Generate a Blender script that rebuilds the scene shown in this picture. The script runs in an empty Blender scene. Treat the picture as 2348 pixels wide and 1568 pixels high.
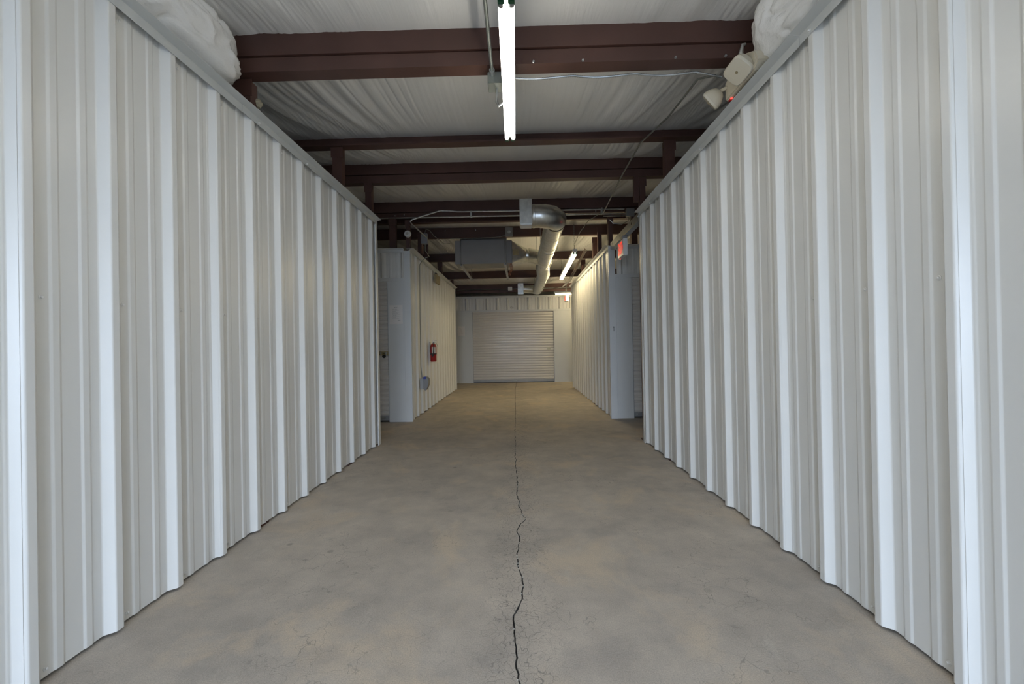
import bpy, bmesh, math, random
from mathutils import Vector, Matrix, noise

random.seed(7)
S = bpy.context.scene
COL = S.collection
PI = math.pi

# ---------------------------------------------------------------- camera
CAM_H = 1.1233
YAW, PITCH, ROLL = -0.01666, 0.00505, -0.01882
cam_d = bpy.data.cameras.new('camera')
cam = bpy.data.objects.new('camera', cam_d)
COL.objects.link(cam)
cam_d.sensor_fit = 'HORIZONTAL'
cam_d.sensor_width = 36.0
cam_d.lens = 36.0 * 980.0 / 2348.0
cam_d.clip_start = 0.02
cam_d.clip_end = 200
fw = Vector((math.sin(YAW) * math.cos(PITCH), math.cos(YAW) * math.cos(PITCH), math.sin(PITCH)))
rt = Vector((math.cos(YAW), -math.sin(YAW), 0))
up = rt.cross(fw)
r2 = rt * math.cos(ROLL) + up * math.sin(ROLL)
u2 = -rt * math.sin(ROLL) + up * math.cos(ROLL)
mw = Matrix.Identity(4)
for i in range(3):
    mw[i][0], mw[i][1], mw[i][2] = r2[i], u2[i], -fw[i]
mw[2][3] = CAM_H
cam.matrix_world = mw
S.camera = cam

# ---------------------------------------------------------------- light and exposure
S.view_settings.view_transform = 'Standard'
S.view_settings.look = 'None'
S.view_settings.exposure = 0.0
S.view_settings.gamma = 1.0
S.view_settings.use_curve_mapping = False
SKY_STRENGTH = 14.0
TUBE_NEAR = 1.35
TUBE_REAR = 3.2
world = bpy.data.worlds.new('sky')
S.world = world
world.use_nodes = True
wn, wl = world.node_tree.nodes, world.node_tree.links
bg = wn['Background']
tc = wn.new('ShaderNodeTexCoord')
sx = wn.new('ShaderNodeSeparateXYZ')
rmp = wn.new('ShaderNodeValToRGB')
rmp.color_ramp.elements[0].position = 0.0
rmp.color_ramp.elements[0].color = (0.70, 0.82, 1.0, 1)
rmp.color_ramp.elements[1].position = 0.9
rmp.color_ramp.elements[1].color = (0.50, 0.68, 1.0, 1)
wl.new(tc.outputs['Generated'], sx.inputs[0])
wl.new(sx.outputs['Z'], rmp.inputs[0])
wl.new(rmp.outputs[0], bg.inputs['Color'])
bg.inputs['Strength'].default_value = SKY_STRENGTH
# sampling portal in the entrance opening (gives off no light of its own)
pl = bpy.data.lights.new('entrance_portal', 'AREA')
pl.shape = 'RECTANGLE'
pl.size, pl.size_y = 2.85, 2.2
pl.cycles.is_portal = True
po = bpy.data.objects.new('entrance_portal', pl)
COL.objects.link(po)
po.location = (-0.12, -3.06, 1.1)
po.rotation_euler = (PI / 2, 0, 0)

# ---------------------------------------------------------------- materials
def mat(name, base, rough=0.5, metal=0.0, var=0.06, vscale=4.0, bump=0.0, bscale=60.0, spec=0.5, emit=None, estr=0.0):
    m = bpy.data.materials.new(name)
    m.use_nodes = True
    n, l = m.node_tree.nodes, m.node_tree.links
    b = n['Principled BSDF']
    b.inputs['Roughness'].default_value = rough
    b.inputs['Metallic'].default_value = metal
    b.inputs['Specular IOR Level'].default_value = spec
    t = n.new('ShaderNodeTexCoord')
    nz = n.new('ShaderNodeTexNoise')
    nz.inputs['Scale'].default_value = vscale
    nz.inputs['Detail'].default_value = 5
    l.new(t.outputs['Object'], nz.inputs['Vector'])
    r = n.new('ShaderNodeValToRGB')
    r.color_ramp.elements[0].position = 0.3
    r.color_ramp.elements[1].position = 0.7
    r.color_ramp.elements[0].color = tuple(c * (1 - var) for c in base) + (1,)
    r.color_ramp.elements[1].color = tuple(min(1, c * (1 + var)) for c in base) + (1,)
    l.new(nz.outputs['Fac'], r.inputs[0])
    l.new(r.outputs[0], b.inputs['Base Color'])
    if bump:
        nb = n.new('ShaderNodeTexNoise')
        nb.inputs['Scale'].default_value = bscale
        nb.inputs['Detail'].default_value = 4
        l.new(t.outputs['Object'], nb.inputs['Vector'])
        bp = n.new('ShaderNodeBump')
        bp.inputs['Strength'].default_value = bump
        bp.inputs['Distance'].default_value = 0.01
        l.new(nb.outputs['Fac'], bp.inputs['Height'])
        l.new(bp.outputs[0], b.inputs['Normal'])
    if emit:
        b.inputs['Emission Color'].default_value = tuple(emit) + (1,)
        b.inputs['Emission Strength'].default_value = estr
    return m

M = {}
M['panel'] = mat('white_panel_paint', (0.79, 0.785, 0.75), 0.31, var=0.02, vscale=1.2)
def scuffs(m):
    n, l = m.node_tree.nodes, m.node_tree.links
    b = n['Principled BSDF']
    src = b.inputs['Base Color'].links[0].from_socket
    g = n.new('ShaderNodeNewGeometry')
    mp = n.new('ShaderNodeMapping')
    mp.inputs['Scale'].default_value = (4.0, 4.0, 17.0)
    mp.inputs['Rotation'].default_value = (0.35, 0, 0)
    l.new(g.outputs['Position'], mp.inputs[0])
    nz = n.new('ShaderNodeTexNoise')
    nz.inputs['Scale'].default_value = 2.2
    nz.inputs['Detail'].default_value = 7
    nz.inputs['Roughness'].default_value = 0.66
    l.new(mp.outputs[0], nz.inputs['Vector'])
    r = n.new('ShaderNodeValToRGB')
    r.color_ramp.elements[0].position = 0.735
    r.color_ramp.elements[1].position = 0.79
    r.color_ramp.elements[0].color = (0, 0, 0, 1)
    r.color_ramp.elements[1].color = (0.55, 0.55, 0.55, 1)
    l.new(nz.outputs['Fac'], r.inputs[0])
    x = n.new('ShaderNodeMix')
    x.data_type = 'RGBA'
    l.new(r.outputs[0], x.inputs[0])
    l.new(src, x.inputs[6])
    x.inputs[7].default_value = (0.33, 0.32, 0.30, 1)
    l.new(x.outputs[2], b.inputs['Base Color'])
scuffs(M['panel'])
M['trim'] = mat('pale_grey_trim_paint', (0.60, 0.615, 0.60), 0.38, var=0.02)
M['jamb'] = mat('flat_white_jamb_paint', (0.68, 0.69, 0.68), 0.36, var=0.02)
M['slat'] = mat('white_door_enamel', (0.72, 0.69, 0.645), 0.15, var=0.03)
M['red'] = mat('red_oxide_steel', (0.090, 0.043, 0.033), 0.5, var=0.18, vscale=3.0, bump=0.05)
M['galv'] = mat('galvanised_steel', (0.50, 0.52, 0.52), 0.36, 0.9, var=0.16, vscale=22.0)
M['duct'] = mat('galvanised_duct_sheet', (0.70, 0.71, 0.68), 0.30, 0.92, var=0.12, vscale=18.0, bump=0.08, bscale=9.0)
M['conduit'] = mat('grey_conduit', (0.24, 0.26, 0.24), 0.4, 0.6, var=0.1)
M['cream'] = mat('cream_plastic', (0.62, 0.56, 0.43), 0.38, var=0.03)
M['lens'] = mat('clear_ribbed_lens', (0.66, 0.61, 0.49), 0.06, var=0.03, bump=0.05, bscale=120)
M['furnace'] = mat('grey_furnace_cabinet', (0.30, 0.30, 0.30), 0.5, var=0.04)
M['white_enamel'] = mat('white_fixture_enamel', (0.80, 0.80, 0.78), 0.35, var=0.02)
M['black'] = mat('black_rubber', (0.02, 0.02, 0.02), 0.5, var=0.1)
M['extred'] = mat('extinguisher_red', (0.32, 0.016, 0.016), 0.28, var=0.05)
M['label'] = mat('pale_label', (0.55, 0.53, 0.48), 0.5, var=0.05)
M['brass'] = mat('brass_latch', (0.45, 0.38, 0.20), 0.38, 0.8, var=0.15, vscale=30)
M['paper'] = mat('white_paper', (0.80, 0.77, 0.74), 0.7, var=0.02)
M['ink'] = mat('grey_ink', (0.30, 0.29, 0.29), 0.7, var=0.05)
M['redink'] = mat('faded_red_ink', (0.60, 0.50, 0.48), 0.7, var=0.05)
M['tan'] = mat('tan_painted_board', (0.33, 0.27, 0.15), 0.6, var=0.10, vscale=20)
M['blue'] = mat('blue_plastic', (0.02, 0.04, 0.30), 0.4, var=0.05)
M['greyplastic'] = mat('grey_plastic', (0.26, 0.26, 0.26), 0.35, var=0.05)
M['socket'] = mat('green_lampholder', (0.02, 0.09, 0.04), 0.4, var=0.1)
M['tube_near'] = mat('lit_fluorescent_tube_cool', (0.9, 0.9, 0.9), 0.3, emit=(1.0, 0.95, 0.84), estr=TUBE_NEAR * 10)
M['tube_rear'] = mat('lit_fluorescent_tube_warm', (0.9, 0.9, 0.9), 0.3, emit=(1.0, 0.83, 0.50), estr=TUBE_REAR * 10)
M['exitred'] = mat('lit_red_letter', (0.6, 0.03, 0.02), 0.4, emit=(1.0, 0.05, 0.035), estr=0.75)
M['led'] = mat('lit_red_indicator', (0.6, 0.03, 0.02), 0.4, emit=(1.0, 0.05, 0.04), estr=3.0)
M['foam'] = mat('yellow_foam', (0.40, 0.36, 0.26), 0.9, var=0.15, vscale=20, bump=0.4)
M['copper'] = mat('orange_wire', (0.45, 0.16, 0.08), 0.5, var=0.1)
M['brown'] = mat('brown_cable', (0.09, 0.05, 0.03), 0.5, var=0.1)
M['dullbar'] = mat('dull_grey_bar', (0.34, 0.345, 0.35), 0.5, 0.3, var=0.08)
M['softink'] = mat('pale_grey_ink', (0.50, 0.49, 0.48), 0.7, var=0.05)
M['apron'] = mat('outdoor_concrete', (0.16, 0.16, 0.155), 0.8, var=0.1)
M['deck'] = mat('roof_deck', (0.25, 0.25, 0.25), 0.7, var=0.05)

def vinyl(name, base, rough, bumpstr, sx, sy):
    m = mat(name, base, rough, var=0.03, vscale=2.0)
    n, l = m.node_tree.nodes, m.node_tree.links
    b = n['Principled BSDF']
    t = n.new('ShaderNodeTexCoord')
    mp = n.new('ShaderNodeMapping')
    mp.inputs['Scale'].default_value = (sx, sy, sx)
    l.new(t.outputs['Object'], mp.inputs[0])
    nb = n.new('ShaderNodeTexNoise')
    nb.inputs['Scale'].default_value = 1.0
    nb.inputs['Detail'].default_value = 6
    nb.inputs['Roughness'].default_value = 0.6
    l.new(mp.outputs[0], nb.inputs['Vector'])
    bp = n.new('ShaderNodeBump')
    bp.inputs['Strength'].default_value = bumpstr
    bp.inputs['Distance'].default_value = 0.02
    l.new(nb.outputs['Fac'], bp.inputs['Height'])
    l.new(bp.outputs[0], b.inputs['Normal'])
    return m
M['blanket'] = vinyl('white_vinyl_insulation_facing', (0.83, 0.825, 0.80), 0.36, 0.22, 26.0, 0.5)
M['wrap'] = vinyl('crinkled_white_wrap', (0.82, 0.82, 0.80), 0.22, 0.55, 15.0, 11.0)

def concrete():
    m = bpy.data.materials.new('worn_concrete')
    m.use_nodes = True
    n, l = m.node_tree.nodes, m.node_tree.links
    b = n['Principled BSDF']
    b.inputs['Roughness'].default_value = 0.72
    b.inputs['Specular IOR Level'].default_value = 0.35
    t = n.new('ShaderNodeTexCoord')
    def nz(scale, detail=6, rough=0.6, sc=None, dist=0.0):
        k = n.new('ShaderNodeTexNoise')
        k.inputs['Scale'].default_value = scale
        k.inputs['Detail'].default_value = detail
        k.inputs['Roughness'].default_value = rough
        k.inputs['Distortion'].default_value = dist
        if sc:
            mp = n.new('ShaderNodeMapping')
            mp.inputs['Scale'].default_value = sc
            mp.inputs['Location'].default_value = (sc[0] * 3.1, sc[1] * 1.7, 0)
            l.new(t.outputs['Object'], mp.inputs[0])
            l.new(mp.outputs[0], k.inputs['Vector'])
        else:
            l.new(t.outputs['Object'], k.inputs['Vector'])
        return k.outputs['Fac']
    def ramp(src, p0, p1, c0, c1):
        r = n.new('ShaderNodeValToRGB')
        r.color_ramp.elements[0].position = p0
        r.color_ramp.elements[1].position = p1
        r.color_ramp.elements[0].color = c0 + (1,)
        r.color_ramp.elements[1].color = c1 + (1,)
        l.new(src, r.inputs[0])
        return r.outputs[0]
    def mix(kind, fac, a, c):
        x = n.new('ShaderNodeMix')
        x.data_type = 'RGBA'
        x.blend_type = kind
        if isinstance(fac, float):
            x.inputs[0].default_value = fac
        else:
            l.new(fac, x.inputs[0])
        for sock, v in ((x.inputs[6], a), (x.inputs[7], c)):
            if isinstance(v, tuple):
                sock.default_value = v + (1,)
            else:
                l.new(v, sock)
        return x.outputs[2]
    base = ramp(nz(0.9, 5, 0.55), 0.32, 0.70, (0.46, 0.412, 0.352), (0.60, 0.53, 0.445))
    mid = ramp(nz(5.0, 8, 0.65), 0.30, 0.72, (0.80, 0.80, 0.81), (1.15, 1.14, 1.12))
    c = mix('MULTIPLY', 0.85, base, mid)
    tan = ramp(nz(2.1, 7, 0.62, (1.0, 0.8, 1), 0.4), 0.53, 0.66, (0, 0, 0), (0.8, 0.8, 0.8))
    c = mix('MIX', tan, c, (0.64, 0.53, 0.40))
    lite = ramp(nz(3.4, 8, 0.7, (1.3, 0.7, 1)), 0.60, 0.72, (0, 0, 0), (0.7, 0.7, 0.7))
    c = mix('MIX', lite, c, (0.62, 0.565, 0.48))
    dark = ramp(nz(2.7, 6, 0.6, (0.8, 1.1, 1)), 0.56, 0.72, (0, 0, 0), (0.5, 0.5, 0.5))
    c = mix('MIX', dark, c, (0.34, 0.31, 0.28))
    spk = ramp(nz(210.0, 3, 0.7), 0.36, 0.66, (0.80, 0.80, 0.80), (1.16, 1.16, 1.16))
    c = mix('MULTIPLY', 0.8, c, spk)
    # dark drops
    vo = n.new('ShaderNodeTexVoronoi')
    vo.inputs['Scale'].default_value = 3.2
    l.new(t.outputs['Object'], vo.inputs['Vector'])
    drop = ramp(vo.outputs['Distance'], 0.035, 0.075, (1, 1, 1), (0, 0, 0))
    c = mix('MIX', mix('MULTIPLY', 1.0, drop, ramp(nz(1.3, 2), 0.5, 0.6, (0, 0, 0), (0.5, 0.5, 0.5))), c, (0.17, 0.15, 0.135))
    # hairline crazing
    v2 = n.new('ShaderNodeTexVoronoi')
    v2.feature = 'DISTANCE_TO_EDGE'
    v2.inputs['Scale'].default_value = 9.0
    wv = n.new('ShaderNodeVectorMath')
    wv.operation = 'ADD'
    nd = n.new('ShaderNodeTexNoise')
    nd.inputs['Scale'].default_value = 14.0
    l.new(t.outputs['Object'], nd.inputs['Vector'])
    sc2 = n.new('ShaderNodeVectorMath')
    sc2.operation = 'SCALE'
    sc2.inputs['Scale'].default_value = 0.12
    l.new(nd.outputs['Color'], sc2.inputs[0])
    l.new(t.outputs['Object'], wv.inputs[0])
    l.new(sc2.outputs[0], wv.inputs[1])
    l.new(wv.outputs[0], v2.inputs['Vector'])
    hair = ramp(v2.outputs['Distance'], 0.004, 0.016, (1, 1, 1), (0, 0, 0))
    msk = ramp(nz(1.6, 4), 0.46, 0.64, (0, 0, 0), (0.5, 0.5, 0.5))
    c = mix('MIX', mix('MULTIPLY', 1.0, hair, msk), c, (0.13, 0.12, 0.11))
    # short side cracks along the main crack
    v3 = n.new('ShaderNodeTexVoronoi')
    v3.feature = 'DISTANCE_TO_EDGE'
    v3.inputs['Scale'].default_value = 24.0
    l.new(wv.outputs[0], v3.inputs['Vector'])
    h3 = ramp(v3.outputs['Distance'], 0.006, 0.03, (1, 1, 1), (0, 0, 0))
    sp = n.new('ShaderNodeSeparateXYZ')
    l.new(t.outputs['Object'], sp.inputs[0])
    ab = n.new('ShaderNodeMath')
    ab.operation = 'ADD'
    ab.inputs[1].default_value = 0.02
    l.new(sp.outputs['X'], ab.inputs[0])
    a2 = n.new('ShaderNodeMath')
    a2.operation = 'ABSOLUTE'
    l.new(ab.outputs[0], a2.inputs[0])
    near = ramp(a2.outputs[0], 0.05, 0.22, (0.75, 0.75, 0.75), (0, 0, 0))
    c = mix('MIX', mix('MULTIPLY', 1.0, h3, near), c, (0.17, 0.155, 0.14))
    l.new(c, b.inputs['Base Color'])
    bp = n.new('ShaderNodeBump')
    bp.inputs['Strength'].default_value = 0.25
    bp.inputs['Distance'].default_value = 0.004
    l.new(nz(90.0, 6, 0.7), bp.inputs['Height'])
    l.new(bp.outputs[0], b.inputs['Normal'])
    return m
M['floor'] = concrete()
M['crack'] = mat('crack_dirt', (0.13, 0.12, 0.108), 0.9, var=0.5, vscale=60)

# ---------------------------------------------------------------- mesh helpers
class MB:
    def __init__(s):
        s.v, s.f, s.sm = [], [], []
    def add(s, verts, faces, smooth=False):
        o = len(s.v)
        s.v += [tuple(p) for p in verts]
        s.f += [tuple(i + o for i in f) for f in faces]
        s.sm += [smooth] * len(faces)
    def box(s, x0, x1, y0, y1, z0, z1):
        s.add([(x0, y0, z0), (x1, y0, z0), (x1, y1, z0), (x0, y1, z0), (x0, y0, z1), (x1, y0, z1), (x1, y1, z1), (x0, y1, z1)],
              [(0, 3, 2, 1), (4, 5, 6, 7), (0, 1, 5, 4), (1, 2, 6, 5), (2, 3, 7, 6), (3, 0, 4, 7)])
    def extrude(s, prof, fn, t0, t1, cap=True, smooth=False):
        """closed 2-D outline swept between t0 and t1; fn(a, b, t) gives the point"""
        n = len(prof)
        vs = [fn(a, b, t0) for a, b in prof] + [fn(a, b, t1) for a, b in prof]
        fs = [(i, (i + 1) % n, n + (i + 1) % n, n + i) for i in range(n)]
        s.add(vs, fs, smooth)
        if cap:
            o = len(s.v) - 2 * n
            s.f += [tuple(o + i for i in reversed(range(n))), tuple(o + n + i for i in range(n))]
            s.sm += [False, False]
    def tube(s, pts, r, seg=10, cap=True):
        pts = [Vector(p) for p in pts]
        rr = r if isinstance(r, (list, tuple)) else [r] * len(pts)
        d0 = (pts[1] - pts[0]).normalized()
        nrm = d0.orthogonal().normalized()
        rings = []
        for i, p in enumerate(pts):
            if i == 0: d = pts[1] - pts[0]
            elif i == len(pts) - 1: d = pts[-1] - pts[-2]
            else: d = (pts[i + 1] - p).normalized() + (p - pts[i - 1]).normalized()
            d.normalize()
            nrm = (nrm - d * nrm.dot(d)).normalized()
            bn = d.cross(nrm)
            rings.append([p + (nrm * math.cos(2 * PI * k / seg) + bn * math.sin(2 * PI * k / seg)) * rr[i] for k in range(seg)])
        vs = [q for rg in rings for q in rg]
        fs = []
        for i in range(len(pts) - 1):
            for k in range(seg):
                a, b = i * seg + k, i * seg + (k + 1) % seg
                fs.append((a, b, b + seg, a + seg))
        s.add(vs, fs, True)
        if cap:
            o = len(s.v) - len(vs)
            s.f += [tuple(o + k for k in reversed(range(seg))), tuple(o + len(vs) - seg + k for k in range(seg))]
            s.sm += [False, False]
    def lathe(s, prof, c, seg=20, axis='Z'):
        """prof: list of (radius, height)"""
        vs, fs = [], []
        for r, h in prof:
            for k in range(seg):
                a = 2 * PI * k / seg
                x, y = r * math.cos(a), r * math.sin(a)
                p = {'Z': (x, y, h), 'X': (h, x, y), 'Y': (y, h, x)}[axis]
                vs.append((p[0] + c[0], p[1] + c[1], p[2] + c[2]))
        for i in range(len(prof) - 1):
            for k in range(seg):
                a, b = i * seg + k, i * seg + (k + 1) % seg
                fs.append((a, b, b + seg, a + seg))
        s.add(vs, fs, True)
    crease = 0.62
    def mesh(s, name, m, bevel=0.0):
        me = bpy.data.meshes.new(name)
        me.from_pydata(s.v, [], s.f)
        me.polygons.foreach_set('use_smooth', s.sm)
        bm = bmesh.new()
        bm.from_mesh(me)
        bmesh.ops.remove_doubles(bm, verts=bm.verts, dist=1e-6)
        bmesh.ops.recalc_face_normals(bm, faces=bm.faces)
        if bevel:
            es = [e for e in bm.edges if len(e.link_faces) == 2 and e.calc_face_angle(0) > 0.6]
            bmesh.ops.bevel(bm, geom=es, offset=bevel, segments=2, affect='EDGES', clamp_overlap=True)
        for e in bm.edges:
            if len(e.link_faces) == 2 and e.calc_face_angle(0) > s.crease:
                e.smooth = False
        bm.to_mesh(me)
        bm.free()
        me.materials.append(m)
        return me
    def build(s, name, m, parent=None, bevel=0.0):
        return link(name, s.mesh(name, m, bevel), parent)

def link(name, me, parent=None, loc=None):
    o = bpy.data.objects.new(name, me)
    COL.objects.link(o)
    if parent: o.parent = parent
    if loc: o.location = loc
    return o

def tag(o, label, cat, group=None, kind=None):
    o['label'] = label
    o['category'] = cat
    if group: o['group'] = group
    if kind: o['kind'] = kind
    return o

def empty(name, loc=(0, 0, 0)):
    o = bpy.data.objects.new(name, None)
    COL.objects.link(o)
    o.location = loc
    return o

class Thing:
    """an Empty at a thing's base; parts are given in world coordinates and stored relative to it"""
    def __init__(s, name, label, cat, loc=(0, 0, 0), group=None, kind=None):
        s.o = tag(empty(name, loc), label, cat, group, kind)
        s.loc = Vector(loc)
    def part(s, name, mb, m, bevel=0.0, parent=None, label=None):
        mb.v = [tuple(Vector(p) - s.loc) for p in mb.v]
        o = mb.build(name, m, parent or s.o, bevel)
        if label: o['label'] = label
        return o
    def shared(s, name, me, loc):
        return link(name, me, s.o, tuple(Vector(loc) - s.loc))

def text(name, body, size, m, mw_, parent=None, extrude=0.0008, offset=0.0):
    cu = bpy.data.curves.new(name, 'FONT')
    cu.body = body
    cu.size = size
    cu.extrude = extrude
    cu.align_x = 'CENTER'
    cu.align_y = 'CENTER'
    cu.materials.append(m)
    cu.offset = offset
    tmp = bpy.data.objects.new(name, cu)
    COL.objects.link(tmp)
    bpy.context.view_layer.update()
    me = bpy.data.meshes.new_from_object(tmp.evaluated_get(bpy.context.evaluated_depsgraph_get()))
    bpy.data.objects.remove(tmp)
    me.name = name
    o = link(name, me, parent)
    o.matrix_basis = mw_
    return o

# ---------------------------------------------------------------- layout (metres, camera stands over the origin, looks along +Y)
XL, XR = -1.617, 1.373          # rib faces of the near corridor walls
XLR, XRR = -1.600, 1.340        # rib faces of the rear corridor walls
YE = -3.00                      # entrance wall
YL, YR = 4.90, 4.81             # ends of the near walls
YF = 6.32                       # front of the rear units
YRE = 10.86                     # ends of the rear walls
YB = 12.50                      # back wall
HW = 2.575                      # wall height
P = 0.3048
RIB = 0.032
SIDE = 6.9

def zroof(y):
    pts = [(-3.3, 2.78), (0.0, 2.88), (2.6, 3.045), (4.08, 3.125), (4.9, 3.22), (6.5, 3.315), (6.75, 3.325), (7.7, 3.245), (9.2, 3.095), (10.75, 2.965), (12.3, 2.845), (14.2, 2.70)]
    for (a, za), (b, zb) in zip(pts, pts[1:]):
        if a <= y <= b:
            return za + (zb - za) * (y - a) / (b - a)
    return pts[-1][1]

# ---------------------------------------------------------------- floor with its crack
crack = [(-3.0, 0.05), (-1.3, 0.03), (-0.6, 0.01), (0.2, 0.0), (0.9, -0.012), (1.437, -0.022), (1.511, -0.037), (1.563, -0.033), (1.693, -0.047), (1.773, -0.043),
         (1.892, -0.002), (1.93, -0.006), (1.993, -0.001), (2.146, -0.022), (2.277, -0.031), (2.36, -0.017), (2.479, -0.019), (2.56, -0.034), (2.655, -0.022), (2.735, 0.016),
         (2.765, 0.02), (2.80, 0.004), (2.933, -0.022), (3.05, -0.021), (3.185, -0.041), (3.482, -0.029), (3.80, -0.043), (4.126, -0.056), (4.7, -0.060), (5.301, -0.076),
         (6.1, -0.073), (6.952, -0.079), (8.5, -0.10), (10.101, -0.116), (11.3, -0.108), (12.33, -0.099), (14.2, -0.09)]
fine = []
for (y0, x0), (y1, x1) in zip(crack, crack[1:]):
    k = max(2, int((y1 - y0) / 0.022))
    for i in range(k):
        t = i / k
        y = y0 + (y1 - y0) * t
        x = x0 + (x1 - x0) * t
        j = 0.012 * noise.noise((y * 9.0, 3.3, 0)) + 0.007 * noise.noise((y * 31.0, 1.7, 0))
        w = 0.0024 + 0.0020 * noise.noise((y * 14.0, 7.7, 2)) + 0.0012 * random.random()
        fine.append((y, x + j, max(0.0012, w)))
fine.append((14.2, -0.09, 0.003))
fl = MB()
vs, fs = [], []
for y, x, w in fine:
    vs += [(-SIDE, y, 0), (x - w, y, 0), (x + w, y, 0), (SIDE, y, 0)]
for i in range(len(fine) - 1):
    a = 4 * i
    fs += [(a, a + 1, a + 5, a + 4), (a + 2, a + 3, a + 7, a + 6)]
fl.add(vs, fs)
floor = fl.build('floor', M['floor'])
tag(floor, 'worn grey concrete floor with tan stains and a jagged crack', 'floor', kind='structure')
cr = MB()
vs, fs = [], []
for y, x, w in fine:
    vs += [(x - w, y, 0), (x + w * 0.2, y, -0.012), (x + w, y, 0)]
for i in range(len(fine) - 1):
    a = 3 * i
    fs += [(a, a + 1, a + 4, a + 3), (a + 1, a + 2, a + 5, a + 4)]
cr.add(vs, fs)
c_ = cr.build('crack', M['crack'], floor)
c_['label'] = 'dark jagged crack running down the middle of the floor'
chips = MB()
for i in range(150):
    y, x, w = fine[random.randrange(len(fine) // 10, int(len(fine) * 0.55))]
    r = random.choice((0.0022, 0.003, 0.004, 0.0065))
    cx, cy = x + random.uniform(-1.2, 1.2) * w, y
    k = 6
    ring = [(cx + r * math.cos(2 * PI * j / k) * random.uniform(0.7, 1.2), cy + r * 1.5 * math.sin(2 * PI * j / k) * random.uniform(0.7, 1.2), -0.001) for j in range(k)]
    chips.add(ring + [(cx, cy, 0.002)], [(j, (j + 1) % k, k) for j in range(k)])
ch = chips.build('concrete_crumbs', M['label'], floor)
ch['kind'] = 'stuff'

# ---------------------------------------------------------------- ribbed panel walls
def rib_profile(length, start_full=True, lap=True, d0=0.0):
    """front outline (s, depth) of a sheet from s=0, three ribs to a sheet"""
    pts = []
    k = 0
    while k * P < length - 1e-4:
        b = k * P
        for s_, d_ in ((0.0, 0.0), (0.026, RIB), (0.058, RIB), (0.084, 0.0), (0.127, 0.0), (0.136, 0.0045), (0.158, 0.0045), (0.166, 0.0),
                       (0.230, 0.0), (0.239, 0.0045), (0.261, 0.0045), (0.269, 0.0)):
            if b + s_ <= length + 1e-6:
                pts.append((b + s_, d_))
        k += 1
    if lap:
        e = k * P
        pts += [(e - 0.012, 0.0), (e - 0.006, 0.0018), (e + 0.001, 0.0025), (e + 0.0175, RIB * 0.72 + 0.0016)]
    elif pts[-1][0] < length - 1e-4:
        pts.append((length, 0.0))
    return pts

def rounded(pts):
    """replace every bend by a short arc; returns points and, per point, the index of the flat it belongs to"""
    out = []
    n = len(pts)
    for i, p in enumerate(pts):
        if i == 0:
            out.append((p, 0)); continue
        if i == n - 1:
            out.append((p, n - 2)); continue
        a, b = Vector(pts[i - 1]), Vector(pts[i + 1])
        q = Vector(p)
        d0, d1 = (a - q), (b - q)
        r = min(0.0048 if abs(pts[i - 1][1] - pts[i + 1][1]) > 0.01 else 0.0022, d0.length * 0.4, d1.length * 0.4)
        out.append((tuple(q + d0.normalized() * r), i - 1))
        out.append((tuple(q + d1.normalized() * r), i))
    return out

_pm = {}
def sheet_mesh(length, z0, z1, lap, key, axis_fn):
    kk = (round(length, 4), z0, z1, lap, key)
    if kk in _pm: return _pm[kk]
    raw = rib_profile(length, lap=lap)
    rp = rounded(raw)
    n = len(rp)
    th = 0.0012
    O = Vector(axis_fn(0, 0, 0))
    AS, AD = Vector(axis_fn(1, 0, 0)) - O, Vector(axis_fn(0, 1, 0)) - O
    def nrm(k):
        a, b = raw[k], raw[k + 1]
        ds, dd = b[0] - a[0], b[1] - a[1]
        return (AD * ds - AS * dd).normalized()
    N = [nrm(k) for k in range(len(raw) - 1)]
    vs = []
    for z in (z0, z1):
        for (s_, d_), _ in rp: vs.append(axis_fn(s_, d_, z))
    for z in (z0, z1):
        for (s_, d_), _ in rp: vs.append(axis_fn(s_, d_ - th, z))
    fs, ln = [], []
    flip = (AS.cross(Vector((0, 0, 1)))).dot(AD) < 0
    for i in range(n - 1):
        f = [i, i + 1, n + i + 1, n + i]
        fn_ = [N[rp[i][1]], N[rp[i + 1][1]], N[rp[i + 1][1]], N[rp[i][1]]]
        g = [2 * n + i, 3 * n + i, 3 * n + i + 1, 2 * n + i + 1]
        gn = [-N[rp[i][1]], -N[rp[i][1]], -N[rp[i + 1][1]], -N[rp[i + 1][1]]]
        e1 = [i, 2 * n + i, 2 * n + i + 1, i + 1]
        e2 = [n + i, n + i + 1, 3 * n + i + 1, 3 * n + i]
        for face, nn in ((f, fn_), (g, gn), (e1, [Vector((0, 0, -1))] * 4), (e2, [Vector((0, 0, 1))] * 4)):
            if flip: face, nn = face[::-1], nn[::-1]
            fs.append(tuple(face)); ln += [tuple(v) for v in nn]
    for face, d in (([0, n, 3 * n, 2 * n], -AS), ([n - 1, 3 * n - 1, 4 * n - 1, 2 * n - 1], AS)):
        if flip: face = face[::-1]
        fs.append(tuple(face)); ln += [tuple(d)] * 4
    me = bpy.data.meshes.new('ribbed_panel')
    me.from_pydata(vs, [], fs)
    me.polygons.foreach_set('use_smooth', [True] * len(fs))
    me.normals_split_custom_set(ln)
    me.materials.append(M['panel'])
    _pm[kk] = me
    return me

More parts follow.
